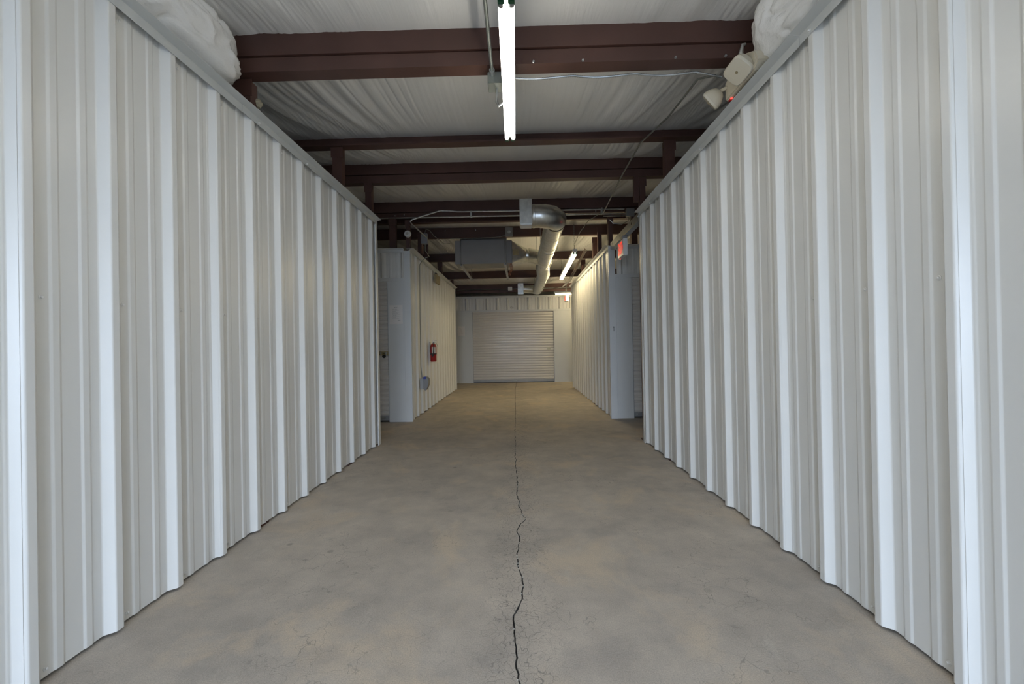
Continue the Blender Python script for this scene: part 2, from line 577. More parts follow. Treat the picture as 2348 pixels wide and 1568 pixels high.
# hex-head screw with its washer, pointing along +X (depth)
def screw_mesh(ax):
    mb = MB()
    prof = [(0.0, 0.0), (0.0085, 0.0), (0.0085, 0.0016), (0.006, 0.0022), (0.0046, 0.0024), (0.0046, 0.0075), (0.003, 0.0090), (0.0, 0.0092)]
    mb.lathe([(r, h) for r, h in prof], (0, 0, 0), 8, 'X')
    if ax == 'L': f = lambda p: p
    elif ax == 'R': f = lambda p: (-p[0], p[1], p[2])
    else: f = lambda p: (p[1], -p[0], p[2])
    mb.v = [f(p) for p in mb.v]
    return mb.mesh('screw', M['white_enamel'])
SCREW = {k: screw_mesh(k) for k in 'LRF'}

def ribbed_wall(root, side, xface, y0, y1, base, z0=0.012, z1=HW, mids=(1.318,), bottoms=(0.04,), tops=(2.50,)):
    """panels along +Y; base = near foot of a rib"""
    sg = 1 if side == 'L' else -1
    xr = xface - sg * RIB
    fn = lambda s_, d_, z: (sg * d_, s_, z)
    k = math.ceil((y0 - base) / (3 * P) - 0.15)
    y = base + 3 * P * k
    while y < y1 - 0.02:
        ln, lap = 3 * P, True
        if y + 3 * P > y1 - 0.02:
            ln, lap = y1 - y, False
        root.shared('ribbed_panel', sheet_mesh(ln, z0, z1, lap, side, fn), (xr, y, 0))
        y += 3 * P
    k = math.ceil((y0 - base) / P - 0.3)
    y = base + P * k
    while y < y1 - 0.12:
        if y > 0.9:
            for zs in (mids, bottoms, tops):
                for z in zs:
                    root.shared('screw', SCREW[side], (xr + sg * 0.0005, y + 0.103 + random.uniform(-.003, .003), z + random.uniform(-.003, .003)))
        y += P

def trim_piece(root, side, xface, y0, y1, zb=2.528, drop=0.045, out=0.05):
    """head trim: a lip over the ribs and a flange tilted out into the corridor"""
    sg = 1 if side == 'L' else -1
    x = xface + sg * 0.0012
    pr = [(0, zb), (sg * 0.002, zb), (sg * 0.002, zb + drop), (sg * out, zb + drop + 0.009), (sg * out, zb + drop + 0.011), (0, zb + drop + 0.002), (-sg * 0.06, zb + drop + 0.002), (-sg * 0.06, zb + drop), (0, zb + drop)]
    mb = MB()
    mb.extrude(pr, lambda a, b, t: (x + a, t, b), y0, y1)
    return root.part('head_trim', mb, M['trim'])

# near left wall
wl_ = Thing('wall_left', 'long white ribbed metal wall along the left of the near corridor', 'wall', (XL - 0.05, YE, 0), kind='structure')
ribbed_wall(wl_, 'L', XL, YE, YL - 0.012, 1.650 - P)
trim_piece(wl_, 'L', XL, YE, 0.55)
trim_piece(wl_, 'L', XL, 0.552, 2.496)
trim_piece(wl_, 'L', XL, 2.499, YL + 0.01, zb=2.531)
mb = MB()
mb.box(XL - 0.01, XL + 0.0025, YL - 0.055, YL + 0.003, 0.0, 2.53)
mb.box(XL - 0.09, XL - 0.01, YL + 0.0, YL + 0.003, 0.0, 2.53)
wl_.part('corner_trim', mb, M['panel'], 0.001)
# near right wall
wr_ = Thing('wall_right', 'long white ribbed metal wall along the right of the near corridor', 'wall', (XR + 0.05, YE, 0), kind='structure')
ribbed_wall(wr_, 'R', XR, YE, YR - 0.012, 1.647 - P)
trim_piece(wr_, 'R', XR, YE, 0.2)
trim_piece(wr_, 'R', XR, 0.202, 2.062)
trim_piece(wr_, 'R', XR, 2.065, YR + 0.01, zb=2.525)
mb = MB()
mb.box(XR - 0.0025, XR + 0.01, YR - 0.045, YR + 0.003, 0.0, 2.53)
mb.box(XR + 0.01, XR + 0.09, YR, YR + 0.003, 0.0, 2.53)
wr_.part('corner_trim', mb, M['panel'], 0.001)
# trim screws
for root, side, xf, ys in ((wl_, 'L', XL + 0.0035, (2.66, 3.27, 3.88, 4.48)), (wr_, 'R', XR - 0.0035, (1.99, 3.19, 4.40, 4.77))):
    for y in ys:
        root.shared('screw', SCREW[side], (xf, y, 2.545))

# returns of the near walls facing the cross aisle
def return_wall(name, label, x0, x1, y, face):
    t = Thing(name, label, 'wall', (x0, y, 0), kind='structure')
    fn = lambda s_, d_, z: (s_, face * d_, z)
    x = x0
    while x < x1 - 0.05:
        ln = min(3 * P, x1 - x)
        t.shared('ribbed_panel', sheet_mesh(ln, 0.012, HW, ln >= 3 * P - 1e-6, name, fn), (x, y, 0))
        x += 3 * P
    return t
return_wall('wall_aisle_left', 'white ribbed return wall on the near side of the cross aisle, left', -SIDE, XL - 0.09, YL - 0.03, 1)
return_wall('wall_aisle_right', 'white ribbed return wall on the near side of the cross aisle, right', XR + 0.09, SIDE, YR - 0.03, 1)

# rear walls
wlr = Thing('wall_rear_left', 'white ribbed wall on the left of the rear corridor behind the fire extinguisher', 'wall', (XLR - 0.05, YF, 0), kind='structure')
ribbed_wall(wlr, 'L', XLR, YF + 0.05, YRE, YF + 0.09, mids=(), bottoms=(0.04,), tops=())
trim_piece(wlr, 'L', XLR, YF, 8.1)
trim_piece(wlr, 'L', XLR, 8.103, YRE + 0.01)
wrr = Thing('wall_rear_right', 'white ribbed wall on the right of the rear corridor lit by the far lamp', 'wall', (XRR + 0.05, YF, 0), kind='structure')
ribbed_wall(wrr, 'R', XRR, YF + 0.05, YRE, YF + 0.08, mids=(1.32,), bottoms=(0.04,), tops=())
trim_piece(wrr, 'R', XRR, YF, 7.9, zb=2.505)
trim_piece(wrr, 'R', XRR, 7.903, YRE + 0.01, zb=2.505)
for root, sg, xf in ((wlr, 1, XLR), (wrr, -1, XRR)):
    mb = MB()
    a, b = sorted((xf - sg * 0.095, xf + sg * 0.003))
    mb.box(a, b, YF - 0.004, YF, 0, 2.54)
    a, b = sorted((xf - sg * 0.004, xf + sg * 0.003))
    mb.box(a, b, YF, YF + 0.05, 0, 2.54)
    root.part('corner_trim', mb, M['jamb'], 0.001)
    mb = MB()
    a, b = sorted((xf - sg * RIB - sg * 0.002, xf))
    mb.box(a, b, YRE - 0.012, YRE + 0.002, 0, 2.53)
    root.part('end_trim', mb, M['panel'])

# ---------------------------------------------------------------- unit fronts: header, jambs, roll-up doors
def front(root, x0, x1, y, zh0, zh1, first, header_extra=0.0):
    """ribbed header over a door, facing -Y"""
    fn = lambda s_, d_, z: (s_, -d_, z)
    x = first
    n = 0
    while x < x1 - 0.03:
        ln = min(3 * P, x1 - x)
        root.shared('ribbed_panel', sheet_mesh(ln, zh0, zh1, ln >= 3 * P - 1e-6, 'F%.2f' % y, fn), (x, y + RIB, 0))
        x += 3 * P
    mb = MB()
    mb.box(x0, x1, y - 0.006, y + 0.03, zh0 - 0.045, zh0 + 0.006)
    root.part('header_trim', mb, M['jamb'], 0.002)
    mb = MB()
    pr = [(0, zh1 - 0.035), (-0.002, zh1 - 0.035), (-0.002, zh1 + 0.012), (-0.04, zh1 + 0.022), (-0.04, zh1 + 0.025), (0.06, zh1 + 0.014), (0.06, zh1 + 0.012), (0, zh1 + 0.012)]
    mb.extrude(pr, lambda a, b, t: (t, y - 0.001 + a, b), x0, x1)
    root.part('head_trim', mb, M['jamb'])

def jamb(root, x0, x1, y, z1):
    mb = MB()
    mb.box(x0, x1, y, y + 0.09, 0, z1)
    return root.part('jamb_panel', mb, M['jamb'], 0.003)

def slat_mesh(w, pitch, key):
    prof = []
    k = 10
    for i in range(k + 1):
        t = i / k
        prof.append((-0.016 * math.sin(PI * t) ** 0.55, 0.006 + (pitch - 0.012) * t))
    out = [(0.0, 0.0)] + prof + [(0.0, pitch), (0.003, pitch), (0.003, 0.0)]
    mb = MB()
    mb.extrude(out, lambda a, b, t: (t, a, b), 0, w, True, True)
    return mb.mesh(key, M['slat'])

def rollup(name, label, x0, x1, y, z1, latch_x=None, latch_z=1.0, handle_xs=(), nsl=26):
    t = Thing(name, label, 'door', ((x0 + x1) / 2, y, 0), kind='structure')
    zb = 0.085
    pitch = (z1 - zb) / nsl
    me = slat_mesh(x1 - x0, pitch, 'slat')
    for i in range(nsl):
        t.shared('slat', me, (x0, y, zb + i * pitch))
    mb = MB()
    mb.box(x0, x1, y - 0.012, y + 0.008, 0.018, zb)
    t.part('bottom_bar', mb, M['dullbar'], 0.003)
    mb = MB()
    mb.box(x0, x1, y - 0.008, y + 0.004, 0.0, 0.02)
    t.part('rubber_seal', mb, M['black'])
    for xa in (x0 - 0.012, x1):
        mb = MB()
        mb.box(xa, xa + 0.012, y - 0.022, y + 0.03, 0, z1)
        t.part('guide_rail', mb, M['dullbar'])
    for hx in handle_xs:
        mb = MB()
        mb.tube([(hx - 0.07, y - 0.012, 0.055), (hx - 0.055, y - 0.04, 0.058), (hx, y - 0.046, 0.05), (hx + 0.055, y - 0.04, 0.058), (hx + 0.07, y - 0.012, 0.055)], 0.006, 8)
        t.part('lift_handle', mb, M['galv'])
    return t

def latch(t, x, y, z, padlock=True, scale=1.0):
    mb = MB()
    mb.box(x - 0.075 * scale, x + 0.075 * scale, y - 0.022, y - 0.012, z - 0.028, z + 0.028)
    pl_ = t.part('latch', mb, M['brass'], 0.002)
    mb = MB()
    mb.tube([(x - 0.068 * scale, y - 0.03, z + 0.006), (x + 0.085 * scale, y - 0.03, z + 0.006)], 0.007, 8)
    mb.box(x - 0.05 * scale, x - 0.035 * scale, y - 0.04, y - 0.02, z - 0.016, z + 0.02)
    mb.box(x + 0.03 * scale, x + 0.045 * scale, y - 0.04, y - 0.02, z - 0.016, z + 0.02)
    t.part('latch_bolt', mb, M['galv'], 0, pl_)
    if padlock:
        mb = MB()
        mb.lathe([(0.0, -0.012), (0.024, -0.012), (0.027, 0.0), (0.024, 0.012), (0.0, 0.012)], (x + 0.012, y - 0.045, z - 0.042), 16, 'Y')
        mb.tube([(x - 0.004, y - 0.045, z - 0.03), (x - 0.004, y - 0.045, z - 0.006), (x + 0.012, y - 0.045, z + 0.004), (x + 0.028, y - 0.045, z - 0.006), (x + 0.028, y - 0.045, z - 0.03)], 0.004, 8)
        t.part('padlock', mb, M['black'], 0, pl_, 'black padlock')
    return pl_

# back wall
wb = Thing('wall_back', 'white back wall with a ribbed header facing down the corridor', 'wall', (0, YB, 0), kind='structure')
front(wb, -SIDE, SIDE, YB, 2.125, 2.515, -0.045 - 0.3048 * 21)
jamb(wb, -2.42, -1.362, YB, 2.08)
jamb(wb, 1.02, 2.10, YB, 2.08)
jamb(wb, -SIDE, -2.424, YB, 2.08)
jamb(wb, 2.104, SIDE, YB, 2.08)
text('unit_number', '126', 0.075, M['ink'], Matrix.Translation((-0.195, -0.004 + RIB - 0.03, 2.19)) @ Matrix.Rotation(PI / 2, 4, 'X'), wb.o)
d1 = rollup('door_1', 'wide white roll-up door at the end of the corridor', -1.35, 1.008, YB + 0.05, 2.115, handle_xs=(-0.15, 0.86), nsl=27)
latch(d1, 0.87, YB + 0.04, 0.985, False, 0.8)
# left rear unit front
fl_ = Thing('wall_front_left', 'white unit front left of the rear corridor with a paper notice', 'wall', (-2.0, YF, 0), kind='structure')
front(fl_, -SIDE, XLR - 0.095, YF, 2.135, 2.55, XLR - 0.145 - 0.3048 * 18)
jamb(fl_, -1.945, XLR - 0.097, YF, 2.09)
jamb(fl_, -3.95, -2.99 + 0.02, YF, 2.09)
jamb(fl_, -SIDE, -3.954, YF, 2.09)
d2 = rollup('door_2', 'white roll-up door with a brass latch and black padlock, left aisle', -2.955, -1.957, YF + 0.05, 2.125, handle_xs=(-2.09,), nsl=27)
latch(d2, -2.02, YF + 0.035, 1.02)
# right rear unit front
fr_ = Thing('wall_front_right', 'white unit front right of the rear corridor near the exit sign', 'wall', (2.0, YF, 0), kind='structure')
front(fr_, XRR + 0.095, SIDE, YF, 2.12, 2.53, XRR + 0.125)
jamb(fr_, XRR + 0.097, 1.672, YF, 2.075)
jamb(fr_, 2.70, 3.6, YF, 2.075)
jamb(fr_, 3.604, SIDE, YF, 2.075)
d3 = rollup('door_3', 'white roll-up door mostly hidden behind the right wall', 1.684, 2.688, YF + 0.05, 2.115, handle_xs=(), nsl=27)
mb = MB()
mb.lathe([(0, -0.004), (0.011, -0.004), (0.011, 0.0), (0, 0.0)], (1.725, YF + 0.036, 0.055), 12, 'Y')
d3.part('bolt', mb, M['galv'])
# keyhole-like dark slot in the right corner trim
mb = MB()
mb.lathe([(0, -0.006), (0.012, -0.006), (0.012, 0), (0, 0)], (XRR + 0.055, YF - 0.004, 1.345), 10, 'Y')
mb.box(XRR + 0.053, XRR + 0.063, YF - 0.008, YF - 0.002, 1.285, 1.345)
tag(mb.build('lock_hasp', M['greyplastic']), 'small dark lock hasp on the right corner trim', 'hasp')

# ---------------------------------------------------------------- outer shell
def slab(name, label, boxes, m):
    mb = MB()
    for b_ in boxes: mb.box(*b_)
    return tag(mb.build(name, m), label, 'wall', kind='structure')
slab('wall_outer_left', 'outer wall far to the left', [(-SIDE - 0.1, -SIDE, YE, 14.2, 0, 3.4)], M['panel'])
slab('wall_outer_right', 'outer wall far to the right', [(SIDE, SIDE + 0.1, YE, 14.2, 0, 3.4)], M['panel'])
slab('wall_outer_back', 'outer wall behind the back units', [(-SIDE, SIDE, 14.2, 14.3, 0, 3.4)], M['panel'])
EX0, EX1 = -1.55, 1.31
slab('wall_entrance', 'entrance wall behind the camera with a double doorway',
     [(-SIDE, EX0, YE - 0.1, YE, 0, 3.4), (EX1, SIDE, YE - 0.1, YE, 0, 3.4), (EX0, EX1, YE - 0.1, YE, 2.2, 3.4)], M['panel'])
dr = Thing('door_4', 'aluminium frame of the double doorway behind the camera', 'door', (-0.12, YE, 0), kind='structure')
for xa in (EX0, -0.24, EX1 - 0.05):
    mb = MB()
    mb.box(xa, xa + (0.24 if xa == -0.24 else 0.05), YE - 0.08, YE - 0.02, 0, 2.2)
    dr.part('frame_post', mb, M['galv'], 0.003)
gp = MB()
gp.box(-14, 14, -30, YE - 0.1, -0.06, -0.01)
tag(gp.build('ground_outside', M['apron']), 'concrete apron outside the entrance', 'ground', kind='structure')

# ---------------------------------------------------------------- roof: deck and insulation blankets
dk = MB()
ys = [-3.1, 0, 2.6, 4.08, 4.9, 6.5, 6.75, 7.7, 9.2, 10.75, 12.3, 14.3]
vs = []
for y in ys: vs += [(-SIDE - 0.1, y, zroof(min(max(y, -3.2), 14.1)) + 0.14), (SIDE + 0.1, y, zroof(min(max(y, -3.2), 14.1)) + 0.14)]
dk.add(vs, [(2 * i, 2 * i + 1, 2 * i + 3, 2 * i + 2) for i in range(len(ys) - 1)])
ceil = dk.build('ceiling', M['deck'])
tag(ceil, 'white vinyl faced insulation ceiling sagging in bays between red purlins', 'ceiling', kind='structure')
bays = [(-3.0, -0.6), (-0.6, 0.9), (0.9, 2.66), (2.66, 4.09), (4.09, 4.92), (4.92, 6.52), (6.52, 7.72), (7.72, 9.22), (9.22, 10.77), (10.77, 12.32), (12.32, 14.2)]
for bi, (ya, yb) in enumerate(bays):
    nx, nt = 900, 16
    za, zb = zroof(ya), zroof(yb)
    xs = []
    for i in range(nx + 1):
        q = 2 * i / nx - 1
        xs.append(2.6 * q + (SIDE - 2.6) * q ** 5)
    vs, fs = [], []
    for j in range(nt + 1):
        t = j / nt
        y = ya + (yb - ya) * t
        for x in xs:
            u = (x + 0.12) / (1 - 0.17 * t * t) + bi * 13.7
            side = min(1.0, max(0.0, (abs(x + 0.1) - 0.25) / 1.1))
            amp = 0.22 + 0.95 * side * side
            env = 0.12 + 0.88 * math.sin(PI * t) ** 0.7
            edge = 1 - abs(2 * t - 1)
            cv = 0.10 * noise.noise((u * 0.9, t * 1.1, bi + 21))
            n1 = noise.noise((u * 2.0, t * 0.35, bi)) * 0.026
            n2 = noise.noise(((u + cv) * 6.0, t * 0.30, bi + 9)) * 0.026
            n3 = ((1 - abs(noise.noise(((u + cv) * 12.0, t * 0.45, bi + 4))) * 2) ** 3) * 0.014
            n4 = noise.noise(((u + cv) * 30.0, t * 0.5, bi + 5)) * 0.0055
            z = za + (zb - za) * t - 0.028 * math.sin(PI * t) + 0.012
            z += (n1 * 0.8 + n2 + n3 + n4) * amp * env
            vs.append((x, y, z))
    w = nx + 1
    for j in range(nt):
        for i in range(nx):
            a = j * w + i
            fs.append((a, a + 1, a + w + 1, a + w))
    me = bpy.data.meshes.new('insulation_blanket')
    me.from_pydata(vs, [], fs)
    me.polygons.foreach_set('use_smooth', [True] * len(fs))
    me.materials.append(M['blanket'])
    link('insulation_blanket', me, ceil)

# ---------------------------------------------------------------- red steel: purlins, headers, columns
def beam(name, label, polys, group=None, bolts=()):
    """polys: outlines in (y, z), each swept across the building along X"""
    y0 = polys[0][0][0]
    t = Thing(name, label, 'beam', (0, y0, min(p[1] for q in polys for p in q)), group, 'thing')
    names = ('web', 'flange', 'header_channel')
    for i, q in enumerate(polys):
        mb = MB()
        mb.extrude(q, lambda a, b, x: (x, a, b), -SIDE, SIDE)
        t.part(names[i], mb, M['red'])
    for x, y, z in bolts:
        mb = MB()
        mb.lathe([(0, -0.01), (0.007, -0.01), (0.008, 0), (0, 0)], (x, y, z), 8, 'Y')
        t.part('bolt', mb, M['galv'])
    return t

def zsec(y, zt, zf, lip=0.018, fl=0.075, back=True):
    web = [(y, zf), (y + 0.004, zf), (y + 0.004, zt), (y + 0.07, zt), (y + 0.07, zt + 0.003), (y, zt + 0.003)]
    fln = [(y + 0.004, zf), (y + 0.004, zf - 0.003), (y - fl, zf - 0.003), (y - fl, zf + lip), (y - fl + 0.003, zf + lip), (y - fl + 0.003, zf)]
    return [web, fln]
def asec(y, zt, zs, zb, fl):
    """purlin standing on a header channel whose flange points away"""
    web = [(y, zs), (y + 0.075, zs), (y + 0.075, zs - 0.012), (y + 0.079, zs - 0.012), (y + 0.079, zs + 0.003), (y + 0.004, zs + 0.003), (y + 0.004, zt), (y + 0.07, zt), (y + 0.07, zt + 0.003), (y, zt + 0.003)]
    y += 0.012
    hd = [(y, zs - 0.007), (y, zb), (y + fl, zb), (y + fl, zb + 0.022), (y + fl - 0.004, zb + 0.022), (y + fl - 0.004, zb + 0.004), (y + 0.004, zb + 0.004), (y + 0.004, zs - 0.011), (y + 0.06, zs - 0.011), (y + 0.06, zs - 0.007)]
    return [web, hd]

beam('roof_beam', 'dark red double roof beam nearest the camera, crossing behind the bright lamp',
     asec(2.59, 3.06, 2.925, 2.832, 0.10),
     bolts=((0.12, 2.60, 2.84), (0.42, 2.60, 2.84), (0.98, 2.60, 2.84), (1.28, 2.60, 2.84)))
beam('roof_beam', 'slim dark red purlin just beyond the far end of the near lamp', zsec(4.09, 3.135, 3.028, 0.012, 0.10))
beam('roof_beam', 'deep dark red beam above the ends of the near corridor walls', asec(4.90, 3.235, 3.112, 3.02, 0.095),
     bolts=[(x, 4.913, 3.20) for x in (-1.37, -0.75, -0.13, 0.52, 1.13)])
beam('roof_beam', 'dark red ridge beam that carries the two grey conduits', asec(6.50, 3.33, 3.17, 3.10, 0.08),
     bolts=((-1.86, 6.50, 3.12), (-1.72, 6.50, 3.13), (1.2, 6.50, 3.12), (1.25, 6.50, 3.15)))
beam('roof_beam', 'dark red purlin close behind the ridge beam', zsec(6.98, 3.325, 3.12, 0.02, 0.085))
beam('roof_beam', 'dark red purlin hidden partly by the grey furnace top', zsec(7.72, 3.25, 3.055, 0.02, 0.07), bolts=[(x, 7.715, 3.2) for x in (-1.3, -0.75, 0.75, 1.2)])
beam('roof_beam', 'dark red purlin behind the grey furnace', zsec(9.22, 3.10, 2.93, 0.02, 0.07))
beam('roof_beam', 'dark red purlin over the far half of the lit rear lamp', zsec(10.77, 2.975, 2.79, 0.02, 0.07))
beam('roof_beam', 'farthest dark red beam above the back wall header', asec(12.32, 2.86, 2.70, 2.62, 0.06))
beam('roof_beam', 'dark red purlin overhead above the top of the frame', zsec(0.9, 2.925, 2.76, 0.02, 0.07))

def column(label, x0, x1, y, ztop, depth=0.075, group=None):
    t = Thing('steel_column', label, 'column', ((x0 + x1) / 2, y, 0), group, 'thing')
    w = 0.004
    pr = [(x0, y), (x1, y), (x1, y + depth), (x1 - 0.02, y + depth), (x1 - 0.02, y + depth - w), (x1 - w, y + depth - w), (x1 - w, y + w), (x0 + w, y + w), (x0 + w, y + depth - w), (x0 + 0.02, y + depth - w), (x0 + 0.02, y + depth), (x0, y + depth)]
    mb = MB()
    mb.extrude(pr, lambda a, b, z: (a, b, z), 0.0, ztop)
    t.part('channel', mb, M['red'])
    mb = MB()
    mb.box(x0 - 0.02, x1 + 0.02, y - 0.02, y + depth + 0.02, 0.0, 0.008)
    t.part('base_plate', mb, M['red'])
    mb = MB()
    mb.box(x0 - 0.012, x1 + 0.012, y - 0.004, y, ztop - 0.10, ztop + 0.005)
    t.part('connection_plate', mb, M['red'])
    return t
column('red steel column at the end of the white insulation roll, left', -1.765, -1.665, 2.66, 2.82)
column('thick red column rising behind the left wall trim under the slim purlin', -1.745, -1.655, 4.03, 3.03)
column('thinner red column rising beside the far end of the left wall', -1.735, -1.665, 4.87, 3.0)
column('red column standing left of the round white detector', -1.93, -1.835, 6.42, 3.05)
column('red column with the round white detector on it', -1.70, -1.645, 6.50, 3.05)
column('red column behind the cable box above the left rear wall', -1.71, -1.645, 7.30, 3.12)
column('dark red column just right of the cable box, left rear wall', -1.72, -1.645, 7.80, 3.06)
column('dark red column left of the grey furnace', -1.73, -1.645, 9.25, 2.93)
column('small far red column over the end of the left rear wall', -1.70, -1.645, 10.8, 2.78)
column('thick red column rising behind the right wall trim under the slim purlin', 1.415, 1.505, 4.06, 3.03)
t_ = column('paired red column rising near the far end of the right wall', 1.41, 1.475, 4.90, 3.0)
mb = MB(); mb.box(1.345, 1.405, 4.90, 4.95, 2.73, 3.02); t_.part('bracket', mb, M['red'], 0.002)
column('red column behind the end of the sagging wire, right rear wall', 1.385, 1.45, 6.50, 3.05)
column('red column between the wire and the lit lamp, right rear wall', 1.385, 1.45, 7.35, 3.12)
column('dark red column close to the top of the rear lamp', 1.385, 1.47, 7.85, 3.05)
column('dark red column above the brightest part of the right rear wall', 1.385, 1.46, 9.3, 2.93)
column('red column above the exit sign at the right', 1.72, 1.81, 6.45, 3.05)

# ---------------------------------------------------------------- insulation rolls on the wall tops
def roll(name, label, cx, cz, rx, rz, y0, y1, seed, sgn):
    nr, ns = 380, 150
    vs, fs = [], []
    for i in range(nr + 1):
        t = i / nr
        y = y0 + (y1 - y0) * t
        taper = 1.0
        if t > 0.952: taper = 0.30 + 0.70 * math.sqrt(max(0.0, 1 - ((t - 0.952) / 0.048) ** 2))
        for k in range(ns):
            a = 2 * PI * k / ns
            d = Vector((math.cos(a), 0, math.sin(a)))
            p = Vector((d.x * 2.2, y * 2.6, d.z * 2.2 + seed))
            q = Vector((d.x * 1.7 + 0.5 * noise.noise(p * 0.7), y * 3.4 + 1.2 * noise.noise(p * 0.8 + Vector((9, 0, 0))), d.z * 1.7 + seed))
            w = noise.noise(p * 0.7) * 0.04 + noise.noise(q * 0.55) * 0.035
            w -= max(0.0, 1 - 3.2 * abs(noise.noise(q))) ** 2 * 0.022
            w += max(0.0, 1 - 4.0 * abs(noise.noise(q * 1.7 + Vector((2, 5, 7))))) ** 2 * 0.015
            w += noise.noise(p * 5.0) * 0.002
            f_ = taper * (1 + w * 3.0)
            vs.append((cx + d.x * rx * f_, y + 0.02 * noise.noise(p * 1.7), cz + d.z * rz * f_))
    for i in range(nr):
        for k in range(ns):
            a, b = i * ns + k, i * ns + (k + 1) % ns
            fs.append((a, b, b + ns, a + ns))
    fs.append(tuple(nr * ns + k for k in range(ns)))
    fs.append(tuple(reversed(range(ns))))
    mb = MB()
    mb.add(vs, fs, True)
    mb.crease = 4.0
    t = Thing(name, label, 'insulation', (cx, y1, cz - rz))
    t.part('plastic_wrap', mb, M['wrap'])
    return t
ro = roll('insulation_roll', 'crinkled white wrapped insulation roll lying on top of the left wall', -1.842, 2.81, 0.265, 0.25, -2.8, 2.56, 3.0, 1)
rr_ = roll('insulation_roll', 'crinkled white wrapped insulation roll on the right wall behind the emergency light', 1.578, 2.80, 0.265, 0.25, -2.8, 2.53, 11.0, -1)
mb = MB()
mb.tube([(1.374, 2.545, 2.872), (1.355, 2.545, 2.865), (1.346, 2.545, 2.82), (1.352, 2.545, 2.77), (1.366, 2.545, 2.735)], [0.008, 0.013, 0.015, 0.012, 0.005], 8)
for i, p in enumerate(mb.v):
    mb.v[i] = tuple(Vector(p) + Vector((0.006 * noise.noise(Vector(p) * 60), 0.004 * noise.noise(Vector(p) * 45), 0)))
rr_.part('foil_tape', mb, M['duct'], 0, None, 'silvery crumpled foil tape at the end of the roll')
mb = MB()
mb.lathe([(0.0, -0.03), (0.022, -0.024), (0.032, 0.0), (0.022, 0.024), (0, 0.03)], (-1.672, 2.74, 2.715), 14)
for i, p in enumerate(mb.v):
    mb.v[i] = tuple(Vector(p) + Vector((1, 1, 1)) * 0.012 * noise.noise(Vector(p) * 40))
tag(mb.build('insulation_tuft', M['foam']), 'yellowish insulation tuft behind the near left column', 'insulation')

# ---------------------------------------------------------------- fluorescent lamps
def strip_lamp(name, label, c0, c1, tubes, mt, wid=0.072, group=None, up_=Vector((0, 0, 1)), end_cap=True):
    """two-tube strip from c0 to c1 (centres of the housing's underside); tubes = (t0, t1) runs along it"""
    c0, c1 = Vector(c0), Vector(c1)
    ax = (c1 - c0).normalized()
    sd = ax.cross(up_).normalized()
    L = (c1 - c0).length
    t = Thing(name, label, 'lamp', tuple(c0), group)
    fn = lambda a, b, s_: tuple(c0 + sd * a + up_ * b + ax * s_)
    h = wid / 2
    mb = MB()
    mb.extrude([(-h, 0.02), (-h * 0.55, 0.0), (h * 0.55, 0.0), (h, 0.02), (h, 0.055), (-h, 0.055)], fn, 0, L)
    t.part('housing', mb, M['white_enamel'])
    for q0, q1 in tubes:
        for sg in (-1, 1):
            mb = MB()
            mb.tube([fn(sg * 0.0225, -0.018, q0 + 0.012), fn(sg * 0.0225, -0.018, q1 - 0.012)], 0.0142, 14)
            tb = t.part('tube', mb, mt)
            for qa, qb in ((q0 + 0.002, q0 + 0.020), (q1 - 0.020, q1 - 0.002)):
                mb = MB()
                mb.tube([fn(sg * 0.0225, -0.018, qa), fn(sg * 0.0225, -0.018, qb)], 0.0146, 14)
                t.part('tube_cap', mb, M['galv'], 0, tb)
            for q in (q0 - 0.006, q1 + 0.006):
                mb = MB()
                mb.box(-0.014, 0.014, -0.007, 0.007, -0.030, 0.004)
                mb.v = [fn(sg * 0.0225 + p[0], p[2], q + p[1]) for p in mb.v]
                t.part('lampholder', mb, M['socket'])
    return t
ZL = 2.62
lamp1 = strip_lamp('strip_lamp', 'bright two-tube strip lamp hanging lengthwise over the near corridor', (-0.020, 0.50, ZL), (-0.037, 3.10, ZL), ((0.06, 1.30), (1.335, 2.575)), M['tube_near'])
for y in (1.0, 2.58, 2.95):
    mb = MB()
    mb.tube([(-0.038, y, ZL + 0.05), (-0.038, y, zroof(y) - 0.0 if abs(y - 2.58) > 0.1 else 2.885)], 0.003, 6)
    lamp1.part('hanger_rod', mb, M['conduit'])
lamp2 = strip_lamp('strip_lamp', 'lit two-tube strip lamp hung on a chain beside the right rear wall', (0.985, 7.30, 2.672), (0.985, 9.75, 2.592), ((0.03, 1.22), (1.25, 2.43)), M['tube_rear'])
for y, z in ((7.40, 2.72), (9.62, 2.645)):
    mb = MB()
    n = int((zroof(y) - 0.05 - z) / 0.03)
    for i in range(n):
        zz = z + i * 0.03
        e = 0.007
        if i % 2: mb.tube([(0.985 - e, y, zz), (0.985 - e, y, zz + 0.034), (0.985 + e, y, zz + 0.034), (0.985 + e, y, zz), (0.985 - e, y, zz)], 0.002, 5, False)
        else: mb.tube([(0.985, y - e, zz), (0.985, y - e, zz + 0.034), (0.985, y + e, zz + 0.034), (0.985, y + e, zz), (0.985, y - e, zz)], 0.002, 5, False)
    lamp2.part('chain', mb, M['conduit'])
lamp3 = strip_lamp('strip_lamp', 'lit strip lamp crossing in front of the back wall at the far right', (0.985, 11.80, 2.49), (3.41, 11.80, 2.49), ((0.02, 1.20), (1.23, 2.41)), M['tube_rear'])
for x in (1.3, 3.2):
    mb = MB()
    mb.tube([(x, 11.80, 2.54), (x, 11.80, 2.87)], 0.003, 6)
    lamp3.part('hanger_rod', mb, M['conduit'])

